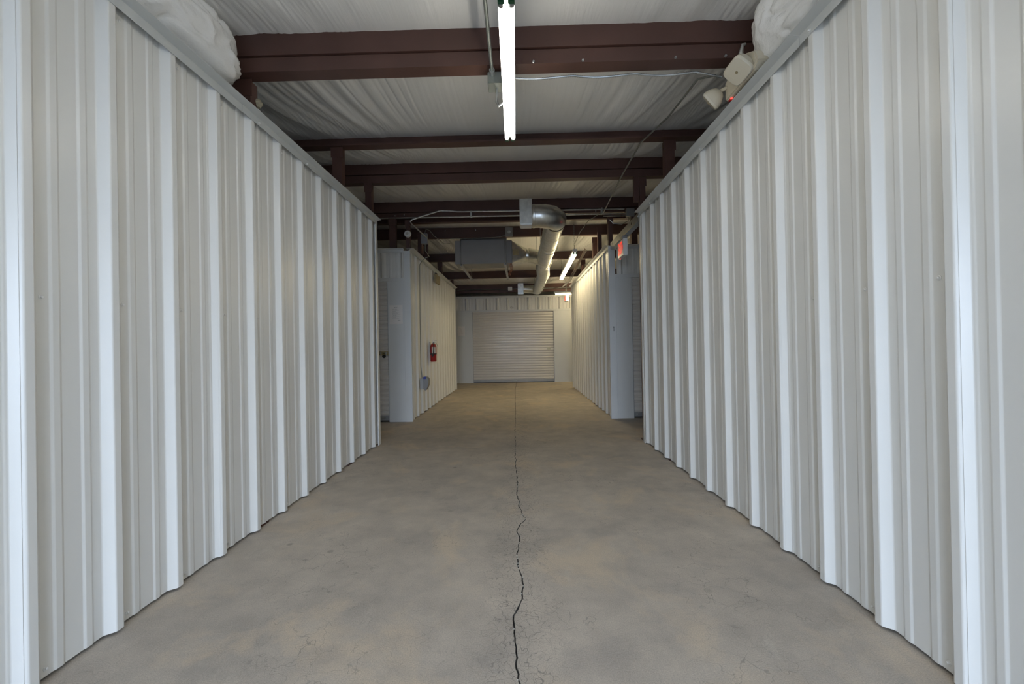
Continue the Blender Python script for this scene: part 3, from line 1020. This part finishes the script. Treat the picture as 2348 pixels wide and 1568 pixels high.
# conduit drop and junction box beside the near lamp
t = Thing('conduit_run', 'straight grey conduit with a junction box left of the near lamp', 'conduit', (-0.135, 2.6, 2.72))
mb = MB(); mb.tube([(-0.1345, -2.9, 2.815), (-0.135, 2.645, 2.80)], 0.0105, 12); t.part('pipe', mb, M['conduit'])
mb = MB(); mb.tube([(-0.135, 2.60, 2.80), (-0.135, 2.64, 2.80)], 0.017, 12); t.part('connector', mb, M['galv'])
mb = MB(); mb.box(-0.165, -0.065, 2.64, 2.745, 2.745, 2.815); t.part('junction_box', mb, M['conduit'], 0.003)
mb = MB(); mb.tube([(-0.11, 2.70, 2.745), (-0.112, 2.705, 2.70), (-0.115, 2.71, 2.665), (-0.10, 2.70, 2.635), (-0.075, 2.69, 2.645), (-0.06, 2.68, 2.66)], 0.0075, 10); t.part('flexible_whip', mb, M['galv'])
# armoured cable along the first beam to the emergency light
pts = []
for i in range(180):
    q = i / 179
    x = -0.02 + (1.30 + 0.02) * q
    sagz = 2.805 - 0.012 * abs(math.sin(q * PI * 3.4)) - (0.0 if q < 0.86 else 0.02 * (q - 0.86) / 0.14)
    pts.append((x, 2.69 + 0.004 * math.sin(q * 20), sagz))
mb = MB()
mb.tube(pts, [0.0075 if i % 2 else 0.0055 for i in range(180)], 8)
tag(mb.build('armoured_cable', M['galv']), 'silver armoured cable strung along the underside of the first beam', 'cable')

# long wire running down from the first beam toward the rear
mb = MB()
mb.tube([(1.27, 2.71, 2.795), (1.22, 2.85, 2.86), (1.215, 3.4, 2.90), (1.17, 4.0, 2.98)], 0.007, 8)
mb.tube([(1.17, 4.0, 2.985), (1.19, 4.9, 2.99), (1.255, 6.2, 3.0)], 0.0085, 8)
t = Thing('thin_conduit', 'thin grey pipe running along the right side under the beams to the rear', 'conduit', (1.2, 2.7, 2.8))
t.part('pipe', mb, M['conduit'])
mb = MB()
mb.tube([(1.255, 6.2, 3.0), (1.20, 6.25, 3.0), (1.08, 6.5, 2.97), (1.01, 6.9, 2.90), (0.987, 7.3, 2.83), (0.985, 7.42, 2.735)], 0.005, 8)
t.part('sagging_wire', mb, M['conduit'])

# ---------------------------------------------------------------- conduits on the ridge beam
t = Thing('conduit_pair', 'pair of grey conduits strapped across the ridge beam behind the duct', 'conduit', (0, 6.42, 3.05))
mb = MB()
mb.tube([(1.62, 6.45, 3.125), (0.0, 6.45, 3.135), (-0.90, 6.45, 3.145), (-1.0, 6.44, 3.155), (-1.16, 6.42, 3.155), (-1.40, 6.40, 3.08), (-1.57, 6.38, 3.02), (-1.60, 6.38, 2.995), (-1.585, 6.40, 2.96), (-1.43, 6.72, 2.83)], 0.0115, 10)
t.part('upper_pipe', mb, M['galv'])
mb = MB()
mb.tube([(1.66, 6.45, 3.055), (0.0, 6.45, 3.063), (-3.4, 6.45, 3.075)], 0.0105, 10)
t.part('lower_pipe', mb, M['galv'])
mb = MB(); mb.tube([(1.66, 6.44, 3.02), (1.30, 6.44, 3.022)], 0.009, 10); t.part('short_pipe', mb, M['galv'])
for x in (-0.69, 1.28):
    mb = MB(); mb.box(x - 0.012, x + 0.012, 6.432, 6.475, 3.05, 3.15); t.part('strap', mb, M['galv'], 0.002)
mb = MB(); mb.box(1.64, 1.76, 6.40, 6.47, 3.0, 3.12); t.part('junction_box', mb, M['greyplastic'], 0.004)
mb = MB(); mb.tube([(1.68, 6.44, 3.0), (1.66, 6.40, 2.93), (1.56, 6.38, 2.875), (1.44, 6.38, 2.89), (1.38, 6.38, 2.95)], 0.005, 8); t.part('loop_wire', mb, M['galv'])
mb = MB(); mb.tube([(1.71, 6.43, 3.0), (1.70, 6.40, 2.86)], 0.006, 8); t.part('drop_pipe', mb, M['galv'])

# cable box and cable down the left rear wall
t = Thing('cable_box', 'small grey box and cable running down the left rear wall to the outlet', 'electrical box', (-1.52, 6.75, 2.7))
mb = MB(); mb.box(-1.52, -1.42, 6.72, 6.80, 2.74, 2.90); t.part('box', mb, M['greyplastic'], 0.003)
mb = MB()
mb.tube([(-1.455, 6.74, 2.80), (-1.46, 6.74, 2.70), (-1.47, 6.78, 2.64), (-1.44, 6.95, 2.58), (-1.505, 6.96, 2.56), (-1.56, 6.93, 2.50), (-1.588, 6.90, 2.44), (-1.593, 6.88, 1.6), (-1.593, 6.875, 1.05), (-1.592, 6.87, 0.8), (-1.585, 6.89, 0.66), (-1.583, 6.90, 0.60)], 0.006, 8)
t.part('cable', mb, M['conduit'])
mb = MB()
mb.tube([(-1.47, 6.76, 2.90), (-1.45, 6.78, 2.98), (-1.41, 6.85, 2.98), (-1.36, 7.0, 2.92), (-1.25, 7.3, 2.87), (-1.2, 7.62, 2.95)], 0.005, 8)
t.part('loop_wire', mb, M['conduit'])
# outlet box with a bubble cover
t = Thing('outlet_box', 'grey outlet box with a bulging cover low on the left rear wall', 'outlet', (-1.59, 6.9, 0.42))
mb = MB(); mb.box(-1.602, -1.55, 6.84, 6.99, 0.43, 0.60); t.part('box', mb, M['dullbar'], 0.004)
mb = MB()
for i in range(13):
    pass
prof = [(-1.55, 0.605), (-1.535, 0.622), (-1.50, 0.617), (-1.475, 0.59), (-1.468, 0.54), (-1.478, 0.48), (-1.50, 0.43), (-1.525, 0.40), (-1.545, 0.42), (-1.55, 0.45)]
mb.extrude(prof, lambda a, b, y: (a, y, b), 6.845, 6.985)
t.part('bubble_cover', mb, M['greyplastic'], 0.006)
mb = MB(); mb.box(-1.55, -1.505, 6.835, 6.90, 0.59, 0.628); t.part('blue_tab', mb, M['blue'], 0.004, None, 'blue plastic tab on the outlet cover')

# ---------------------------------------------------------------- furnace and ducts
t = Thing('furnace', 'grey horizontal furnace cabinet hung under the roof purlins', 'furnace', (-0.62, 7.8, 2.6))
mb = MB(); mb.box(-1.045, -0.205, 7.80, 8.28, 2.605, 3.045); t.part('cabinet', mb, M['furnace'], 0.006)
mb = MB(); mb.box(-1.145, -1.048, 7.82, 8.26, 2.607, 3.04); t.part('end_cap', mb, M['furnace'], 0.006)
mb = MB(); mb.box(-0.202, -0.100, 7.82, 8.26, 2.607, 3.03); t.part('end_cap', mb, M['furnace'], 0.006)
mb = MB(); mb.box(-1.04, -0.20, 7.90, 8.26, 3.045, 3.17); t.part('top_plenum', mb, M['greyplastic'], 0.004)
for x in (-1.03, -0.225):
    mb = MB()
    mb.extrude([(x - 0.02, 2.565), (x + 0.02, 2.565), (x + 0.02, 2.603), (x + 0.014, 2.603), (x + 0.014, 2.571), (x - 0.014, 2.571), (x - 0.014, 2.603), (x - 0.02, 2.603)], lambda a, b, y: (a, y, b), 7.76, 9.55)
    t.part('support_strut', mb, M['galv'])
    for y in (7.775, 9.5):
        mb = MB(); mb.tube([(x, y, 2.56), (x, y, zroof(y) - 0.05)], 0.0045, 6); t.part('threaded_rod', mb, M['conduit'])
for k in range(3):
    mb = MB()
    x = -0.16 + 0.02 * k
    mb.tube([(x, 7.83, 2.61), (x + 0.02, 7.83, 2.55), (x + 0.03, 7.9, 2.49 + 0.01 * k), (x - 0.005, 8.0, 2.47), (x - 0.03, 8.3, 2.46)], 0.0035, 6)
    t.part('gas_wire', mb, M['copper'])
mb = MB(); mb.box(-0.205, -0.075, 7.52, 7.60, 3.03, 3.19); 
tt = Thing('switch_box', 'small grey disconnect box hanging above the furnace end', 'electrical box', (-0.14, 7.62, 3.04))
tt.part('box', mb, M['greyplastic'], 0.006)
mb = MB(); mb.tube([(-0.205, 7.58, 3.06), (-0.3, 7.6, 3.04), (-0.45, 7.62, 3.03), (-1.2, 7.62, 3.03)], 0.005, 8); tt.part('wire', mb, M['conduit'])
mb = MB(); mb.lathe([(0, -0.006), (0.035, -0.006), (0.02, 0), (0, 0)], (-0.14, 7.518, 3.10), 4, 'Y'); tt.part('cover_plate', mb, M['galv'])

DX, DZ, DR = 0.55, 2.65, 0.130
t = Thing('round_duct', 'long shiny round metal duct running back from the elbow to the back wall', 'duct', (DX, 5.1, DZ))
def ring_tube(p0, p1, r, n=1, dent=0.0):
    mb = MB()
    p0, p1 = Vector(p0), Vector(p1)
    L = (p1 - p0).length
    pts, rad = [p0, p0 + (p1 - p0) * (0.008 / L), p0 + (p1 - p0) * (0.03 / L), p0 + (p1 - p0) * (0.034 / L)], [r - 0.001, r + 0.003, r + 0.003, r]
    m_ = 8
    for i in range(1, m_ + 1):
        pts.append(p0 + (p1 - p0) * (0.034 / L + (1 - 0.034 / L) * i / m_))
        rad.append(r + dent * noise.noise((i * 1.3, p0.y, 0)))
    mb.tube(pts, rad, 32, False)
    return mb
# register box, short neck and elbow
mb = MB(); mb.box(0.035, 0.185, 5.10, 5.28, 2.555, 2.86); t.part('register_box', mb, M['duct'], 0.004)
mb = MB(); mb.box(0.045, 0.178, 5.115, 5.265, 2.545, 2.558); t.part('register_grille', mb, M['white_enamel'], 0.001)
ey = 5.20
mb = ring_tube((0.185, ey, 2.675), (0.287, ey, 2.675), 0.138); t.part('duct_section', mb, M['duct'])
ec = Vector((0.285, ey + 0.20, 2.672))
for k in range(3):
    a0, a1 = -PI / 2 + k * PI / 6, -PI / 2 + (k + 1) * PI / 6
    q0 = ec + Vector((math.cos(a0), math.sin(a0), 0)) * 0.20
    q1 = ec + Vector((math.cos(a1), math.sin(a1), 0)) * 0.20
    mid = ec + Vector((math.cos((a0 + a1) / 2), math.sin((a0 + a1) / 2), 0)) * 0.207
    mb = MB()
    mb.tube([q0, mid, q1], [(0.139, 0.138, 0.136)[k], (0.142, 0.140, 0.137)[k], (0.138, 0.136, 0.132)[k]], 32, False)
    mb.tube([q0 - (q0 - mid) * 0.08, q0 + (q0 - mid) * 0.05], (0.142, 0.141, 0.139)[k], 32, False)
    t.part('elbow_gore', mb, M['duct'])
sx_ = [5.40, 5.95, 6.55, 7.15, 7.75, 8.4]
for a, b in zip(sx_, sx_[1:]):
    mb = ring_tube((0.485, a, DZ + 0.012), (0.485, b + 0.01, DZ + 0.012), DR, dent=0.002)
    t.part('duct_section', mb, M['duct'])
mb = MB(); mb.tube([(0.485, 8.4, DZ + 0.012), (0.50, 8.55, DZ), (DX - 0.035, 8.8, DZ - 0.03), (DX + 0.0, 9.25, DZ - 0.03), (DX + 0.012, 9.5, DZ - 0.01)], [DR, DR + 0.012, DR + 0.006, DR + 0.012, DR], 32, False)
t.part('jogged_section', mb, M['duct'])
sx_ = [9.5, 10.2, 10.9, 11.5, 11.98]
for a, b in zip(sx_, sx_[1:]):
    mb = ring_tube((DX + 0.012, a, DZ - 0.01 + (a - 9.5) * 0.0), (DX + 0.0, b + 0.01, DZ - 0.01), DR, dent=0.002)
    t.part('duct_section', mb, M['duct'])
mb = MB(); mb.tube([(DX, 11.98, DZ - 0.01), (DX - 0.01, 12.05, DZ - 0.01), (DX - 0.06, 12.12, DZ), (DX - 0.16, 12.14, DZ + 0.02), (0.15, 12.14, DZ + 0.03)], [0.131, 0.131, 0.128, 0.115, 0.108], 28, False)
t.part('end_elbow', mb, M['duct'])
mb = MB(); mb.box(-0.01, 0.15, 12.06, 12.22, 2.53, 2.84); t.part('end_register_box', mb, M['duct'], 0.004)
# transition and wye from the furnace
ty = 7.97
mb = MB()
n = 32
cs = [(-0.098, ty + a * 0.19, 2.805 + b * 0.20) for a, b in ((1, 1), (-1, 1), (-1, -1), (1, -1))]
rd = [(0.16, ty + 0.128 * math.cos(2 * PI * (k + n / 8) / n - PI / 4), 2.775 + 0.128 * math.sin(2 * PI * (k + n / 8) / n - PI / 4)) for k in range(n)]
fs = []
for q in range(4):
    k0 = q * n // 4
    for k in range(n // 4):
        fs.append((q, 4 + (k0 + k) % n, 4 + (k0 + k + 1) % n))
    fs.append((q, 4 + (k0 + n // 4) % n, (q + 1) % 4))
mb.add(cs + rd, fs, False)
t.part('square_to_round', mb, M['duct'])
mb = MB(); mb.tube([(0.16, ty, 2.775), (0.20, ty, 2.772), (0.205, ty, 2.772), (0.25, ty, 2.765), (0.38, ty - 0.10, 2.71), (0.50, ty - 0.18, 2.67)], [0.128, 0.128, 0.135, 0.132, 0.135, 0.12], 28, False)
t.part('wye_branch', mb, M['duct'])
mb = MB(); mb.box(-0.085, 0.03, ty - 0.195, ty - 0.168, 2.745, 2.85); t.part('warning_sticker', mb, M['tan'], 0, None, 'brown sticker on the duct transition')
for y in (6.7, 8.0, 9.35, 10.9):
    DX = 0.49 if y < 8.5 else 0.55
    mb = MB()
    mb.tube([(DX + 0.012 + 0.136 * math.cos(PI * k / 12), y + 0.05, DZ + 0.01 - 0.136 * math.sin(PI * k / 12)) for k in range(13)] , 0.004, 6)
    mb.tube([(DX + 0.148, y + 0.05, DZ), (DX + 0.148, y + 0.05, zroof(y + 0.05) - 0.02)], 0.004, 6)
    mb.tube([(DX - 0.124, y + 0.05, DZ), (DX - 0.124, y + 0.05, zroof(y + 0.05) - 0.02)], 0.004, 6)
    t.part('hanger_strap', mb, M['galv'])
# little white box on the far conduit
t = Thing('far_conduit', 'thin far conduit with a small white box above the back wall', 'conduit', (0, 12.24, 2.72))
mb = MB(); mb.tube([(-1.9, 12.25, 2.70), (1.6, 12.25, 2.71)], 0.009, 8); t.part('pipe', mb, M['conduit'])
mb = MB(); mb.box(-0.29, -0.17, 12.19, 12.25, 2.66, 2.76); t.part('junction_box', mb, M['white_enamel'], 0.004)

# ---------------------------------------------------------------- galvanised channel over the aisle and the exit sign
t = Thing('steel_channel', 'galvanised steel channel bridging the cross aisle above the exit sign', 'beam', (1.42, YR, 2.49), kind='thing')
w0, w1 = 2.49, 2.585
pr = [(1.372, w1), (1.372, w0), (1.44, w0), (1.44, w0 + 0.012), (1.436, w0 + 0.012), (1.436, w0 + 0.003), (1.375, w0 + 0.003), (1.375, w1 - 0.003), (1.436, w1 - 0.003), (1.436, w1 - 0.012), (1.44, w1 - 0.012), (1.44, w1)]
mb = MB(); mb.extrude(pr, lambda a, b, y: (a, y, b), YR + 0.006, YF - 0.005); t.part('channel', mb, M['galv'])
for y in (5.14, 5.72, 6.16):
    mb = MB(); mb.lathe([(0, -0.0015), (0.016, -0.0015), (0.016, 0.0), (0, 0)], (1.372, y, 2.54), 14, 'X'); t.part('punched_hole', mb, M['black'])
mb = MB(); mb.box(1.366, 1.372, YR + 0.004, YR + 0.05, 2.50, 2.59); mb.lathe([(0, -0.01), (0.012, -0.01), (0.012, 0), (0, 0)], (1.366, YR + 0.03, 2.54), 8, 'X'); t.part('end_clip', mb, M['galv'])

EYn, EYf = 5.46, 5.76
ex = Thing('exit_sign', 'white exit sign with glowing red letters hung in the right cross aisle', 'sign', (1.38, 5.6, 2.2))
mb = MB(); mb.box(1.348, 1.405, EYn, EYf, 2.232, 2.448); ex.part('housing', mb, M['white_enamel'], 0.006)
mb = MB(); mb.box(1.35, 1.41, 5.50, 5.66, 2.45, 2.492); ex.part('canopy', mb, M['greyplastic'], 0.004)
R_ = Matrix(((0, 0, -1, 0), (-1, 0, 0, 0), (0, 1, 0, 0), (0, 0, 0, 1)))
def on_exit(y, z): return Matrix.Translation((1.3465 - 1.38, y - 5.6, z - 2.2)) @ R_ @ Matrix.Scale(1, 4)
lt = text('letters', 'EXIT', 0.235, M['exitred'], on_exit(5.628, 2.338) @ Matrix.Diagonal((0.46, 0.92, 1, 1)), ex.o, 0.001, 0.004)
mb = MB()
for sg in (-1, 1):
    mb.extrude([(5.492, 2.34), (5.507, 2.34 + sg * 0.034), (5.499, 2.34 + sg * 0.034), (5.478, 2.34)], lambda a, b, x: (x, a, b), 1.3455, 1.348)
ex.part('arrow', mb, M['exitred'])
mb = MB(); mb.box(1.36, 1.368, 5.70, 5.708, 2.222, 2.232); ex.part('indicator', mb, M['led'])
mb = MB(); mb.tube([(1.40, 5.52, 2.48), (1.425, 5.47, 2.50), (1.43, 5.45, 2.56)], 0.004, 6); ex.part('wire', mb, M['conduit'])
# far exit sign under the last lamp
ex2 = Thing('exit_sign', 'overexposed white exit sign at the far right under the end lamp', 'sign', (1.38, 12.0, 2.3))
mb = MB(); mb.box(1.325, 1.42, 12.0, 12.30, 2.30, 2.47); ex2.part('housing', mb, M['white_enamel'], 0.006)
mb = MB(); mb.tube([(1.372, 12.15, 2.465), (1.372, 12.15, 2.875)], 0.008, 8); ex2.part('hanger_stem', mb, M['conduit'])
lt = text('letters', 'EXIT', 0.19, M['exitred'], Matrix.Translation((1.3235 - 1.38, 0.15, 0.085)) @ R_ @ Matrix.Diagonal((0.46, 0.92, 1, 1)), ex2.o, 0.001)

# ---------------------------------------------------------------- emergency light on the right wall
em = Thing('emergency_light', 'cream twin-head emergency light mounted on the right wall trim', 'emergency light', (1.36, 2.48, 2.59))
# cabinet
mb = MB()
mb.extrude([(2.345, 2.592), (2.30, 2.62), (2.33, 2.69), (2.42, 2.735), (2.59, 2.735), (2.655, 2.70), (2.655, 2.592)], lambda a, b, x: (x, a, b), 1.30, 1.40)
em.part('cabinet', mb, M['cream'], 0.008)
def head(c, nrm, sa, sb, sq):
    """square bowl-backed lamp head: lens faces nrm, sa along the corridor, sb across"""
    nrm = Vector(nrm).normalized()
    s0 = Vector((0, 1, 0)); s0 = (s0 - nrm * s0.dot(nrm)).normalized()
    s1 = s0.cross(nrm)
    def se(r, h, pw, nk=40):
        out = []
        for k in range(nk):
            a = 2 * PI * k / nk
            c_, s_ = math.cos(a), math.sin(a)
            f_ = (abs(c_) ** pw + abs(s_) ** pw) ** (-1.0 / pw)
            out.append(Vector(c) + s0 * (sa / 2 * r * f_ * c_) + s1 * (sb / 2 * r * f_ * s_) + nrm * h)
        return out
    def lofts(rings):
        mb = MB()
        nk = len(rings[0])
        vs = [p for r in rings for p in r]
        fs = []
        for i in range(len(rings) - 1):
            for k in range(nk):
                fs.append((i * nk + k, i * nk + (k + 1) % nk, (i + 1) * nk + (k + 1) % nk, (i + 1) * nk + k))
        fs.append(tuple(range(nk - 1, -1, -1)))
        fs.append(tuple((len(rings) - 1) * nk + k for k in range(nk)))
        mb.add(vs, fs, True)
        return mb
    o = em.part('lamp_head', lofts([se(0.2, -0.072, 2.2), se(0.55, -0.062, 2.4), se(0.85, -0.036, 3.0), se(0.97, -0.010, 4.2), se(1.0, 0.004, 5.0)]), M['cream'])
    em.part('lens', lofts([se(0.98, 0.004, 5.0), se(0.97, 0.010, 4.8), se(0.90, 0.017, 4.4), se(0.62, 0.020, 4.0), se(0.15, 0.021, 3)]), M['lens'], 0, o)
    mb = MB()
    mb.lathe([(0, -0.001), (0.008, -0.001), (0.008, 0.001), (0, 0.001)], (0, 0, 0), 10)
    q = nrm.to_track_quat('Z', 'Y')
    mb.v = [tuple(Vector(c) + nrm * 0.0215 + q @ Vector(p)) for p in mb.v]
    em.part('bulb', mb, M['tan'], 0, o)
    return o
head((1.256, 2.405, 2.632), (-0.63, -0.20, -0.75), 0.155, 0.125, 0)
head((1.235, 2.70, 2.628), (-0.66, 0.50, -0.56), 0.14, 0.125, 0)
for a, b in (((1.285, 2.42, 2.69), (1.325, 2.44, 2.72)), ((1.275, 2.66, 2.665), (1.31, 2.63, 2.67))):
    mb = MB(); mb.tube([a, b], 0.012, 10); em.part('swivel', mb, M['cream'])
mb = MB(); mb.box(1.312, 1.322, 2.605, 2.615, 2.587, 2.593); em.part('indicator', mb, M['led'])
mb = MB(); mb.box(1.310, 1.326, 2.625, 2.642, 2.586, 2.593); em.part('test_button', mb, M['extred'])

# ---------------------------------------------------------------- detector, extinguisher, notices, tan box
t = Thing('smoke_detector', 'round white detector fixed to a red column above the left unit', 'detector', (-1.66, 6.46, 2.83))
mb = MB(); mb.lathe([(0.0, -0.045), (0.03, -0.044), (0.046, -0.038), (0.052, -0.02), (0.053, 0.0)], (-1.668, 6.495, 2.832), 28, 'Y'); t.part('body', mb, M['white_enamel'])
mb = MB(); mb.lathe([(0, -0.05), (0.012, -0.049), (0.022, -0.044)], (-1.668, 6.495, 2.832), 16, 'Y'); t.part('sensor', mb, M['label'])
mb = MB(); mb.lathe([(0, -0.046), (0.005, -0.046), (0.005, -0.04)], (-1.636, 6.495, 2.838), 8, 'Y'); t.part('indicator', mb, M['greyplastic'])

ey_ = 7.62
exx = XLR + 0.064
t = Thing('fire_extinguisher', 'red fire extinguisher hung on the left rear wall', 'fire extinguisher', (exx, ey_, 0.84))
mb = MB(); mb.lathe([(0.0, 0.84), (0.048, 0.84), (0.054, 0.85), (0.055, 1.10), (0.051, 1.125), (0.036, 1.148), (0.022, 1.158), (0.020, 1.165), (0.0, 1.165)], (exx, ey_, 0), 28); t.part('cylinder', mb, M['extred'])
mb = MB()
vs, fs = [], []
for i in range(11):
    a = -PI / 2 - 0.35 + 1.3 * i / 10
    for z in (0.985, 1.10): vs.append((exx + 0.0558 * math.cos(a), ey_ + 0.0558 * math.sin(a), z))
mb.add(vs, [(2 * i, 2 * i + 2, 2 * i + 3, 2 * i + 1) for i in range(10)], True)
t.part('instruction_label', mb, M['label'])
mb = MB(); mb.lathe([(0.0555, 0.965), (0.0575, 0.967), (0.0575, 0.981), (0.0555, 0.983)], (exx, ey_, 0), 28); mb.box(exx - 0.012, exx + 0.012, ey_ - 0.067, ey_ - 0.054, 0.93, 0.985); t.part('strap', mb, M['black'])
mb = MB(); mb.lathe([(0, 1.163), (0.016, 1.163), (0.016, 1.195), (0.0, 1.195)], (exx, ey_, 0), 14); mb.box(exx - 0.01, exx + 0.055, ey_ - 0.008, ey_ + 0.008, 1.175, 1.187); mb.box(exx - 0.012, exx + 0.06, ey_ - 0.009, ey_ + 0.009, 1.205, 1.213); t.part('valve_and_levers', mb, M['galv'], 0.002)
mb = MB(); mb.tube([(exx + 0.01, ey_ - 0.015, 1.18), (exx + 0.02, ey_ - 0.05, 1.185), (exx + 0.022, ey_ - 0.067, 1.14), (exx + 0.018, ey_ - 0.067, 1.05), (exx + 0.012, ey_ - 0.067, 0.98), (exx + 0.008, ey_ - 0.065, 0.945)], 0.008, 10); t.part('hose', mb, M['black'])
mb = MB(); mb.lathe([(0, -0.008), (0.017, -0.008), (0.017, 0), (0, 0)], (exx + 0.01, ey_ - 0.016, 1.20), 14, 'Y'); t.part('gauge', mb, M['white_enamel'])
mb = MB(); mb.box(XLR, XLR + 0.012, ey_ - 0.02, ey_ + 0.02, 1.0, 1.19); t.part('wall_bracket', mb, M['greyplastic'])
mb = MB(); mb.tube([(exx + 0.04, ey_ + 0.02, 1.18), (exx + 0.07, ey_ + 0.035, 1.12), (exx + 0.072, ey_ + 0.035, 1.05)], 0.003, 6); t.part('tag_cord', mb, M['black'])

def notice(label, x0, x1, y, z0, z1, lines, m_):
    t = Thing('paper_notice', label, 'notice', ((x0 + x1) / 2, y, z0))
    mb = MB(); mb.box(x0, x1, y - 0.0016, y - 0.0004, z0, z1); t.part('sheet', mb, M['paper'])
    mb = MB()
    for (xa, xb, z, h) in lines:
        x = xa
        while x < xb:
            w = random.uniform(0.006, 0.016)
            mb.box(x, min(x + w, xb), y - 0.0021, y - 0.0016, z - h / 2, z + h / 2)
            x += w + 0.004
    o = t.part('printed_lines', mb, m_)
    return t
px0, px1, pz0, pz1 = -1.918, -1.722, 1.455, 1.735
sx0, sz = px0 + 0.04, pz1
notice('white paper notice with printed lines on the left unit front', px0, px1, YF, pz0, pz1,
       [(-1.845, -1.80, sz - 0.033, 0.010)] + [(sx0 + (0.012 if k in (6, 8) else 0), sx0 + w_, sz - 0.062 - 0.0145 * k, 0.005) for k, w_ in enumerate((0.075, 0.10, 0.06, 0.108, 0.088, 0.128, 0.065, 0.128, 0.06, 0.11))] + [(-1.795, -1.755, sz - 0.23, 0.014)], M['softink'])
notice('faded paper notice on the jamb left of the far door', -1.782, -1.585, YB, 1.395, 1.675,
       [(-1.74 + 0.006 * k, -1.70 + 0.009 * k, 1.62 - 0.022 * k, 0.006) for k in range(8)], M['redink'])

t = Thing('tan_box', 'small tan box hanging from the trim of the left rear wall', 'box', (-1.56, 8.2, 2.31))
mb = MB(); mb.box(-1.575, -1.535, 7.98, 8.40, 2.315, 2.475); t.part('cover', mb, M['tan'], 0.004)
for k in range(5):
    mb = MB(); mb.box(-1.5352, -1.533, 8.02 + 0.075 * k, 8.05 + 0.075 * k, 2.33, 2.46); t.part('louver', mb, M['tan'], 0.0008)
mb = MB(); mb.box(-1.57, -1.54, 8.05, 8.15, 2.475, 2.50); t.part('mount', mb, M['black'])

# cables bunched above the right rear trim
t = Thing('cable_bundle', 'dark bundle of cables sagging over the end of the right rear wall', 'cable', (1.2, 9.0, 2.6))
for k in range(4):
    mb = MB()
    o_ = 0.012 * k
    mb.tube([(1.26 + o_, 8.0, 2.88 - o_), (1.255 + o_, 8.8, 2.80), (1.24 + o_, 9.6, 2.73 - o_), (1.23 + o_ * 2, 10.6, 2.66), (1.2 + o_, 11.6, 2.66), (1.0, 12.2, 2.69)], 0.006, 6)
    t.part('cable', mb, M['black'] if k % 2 else M['brown'])
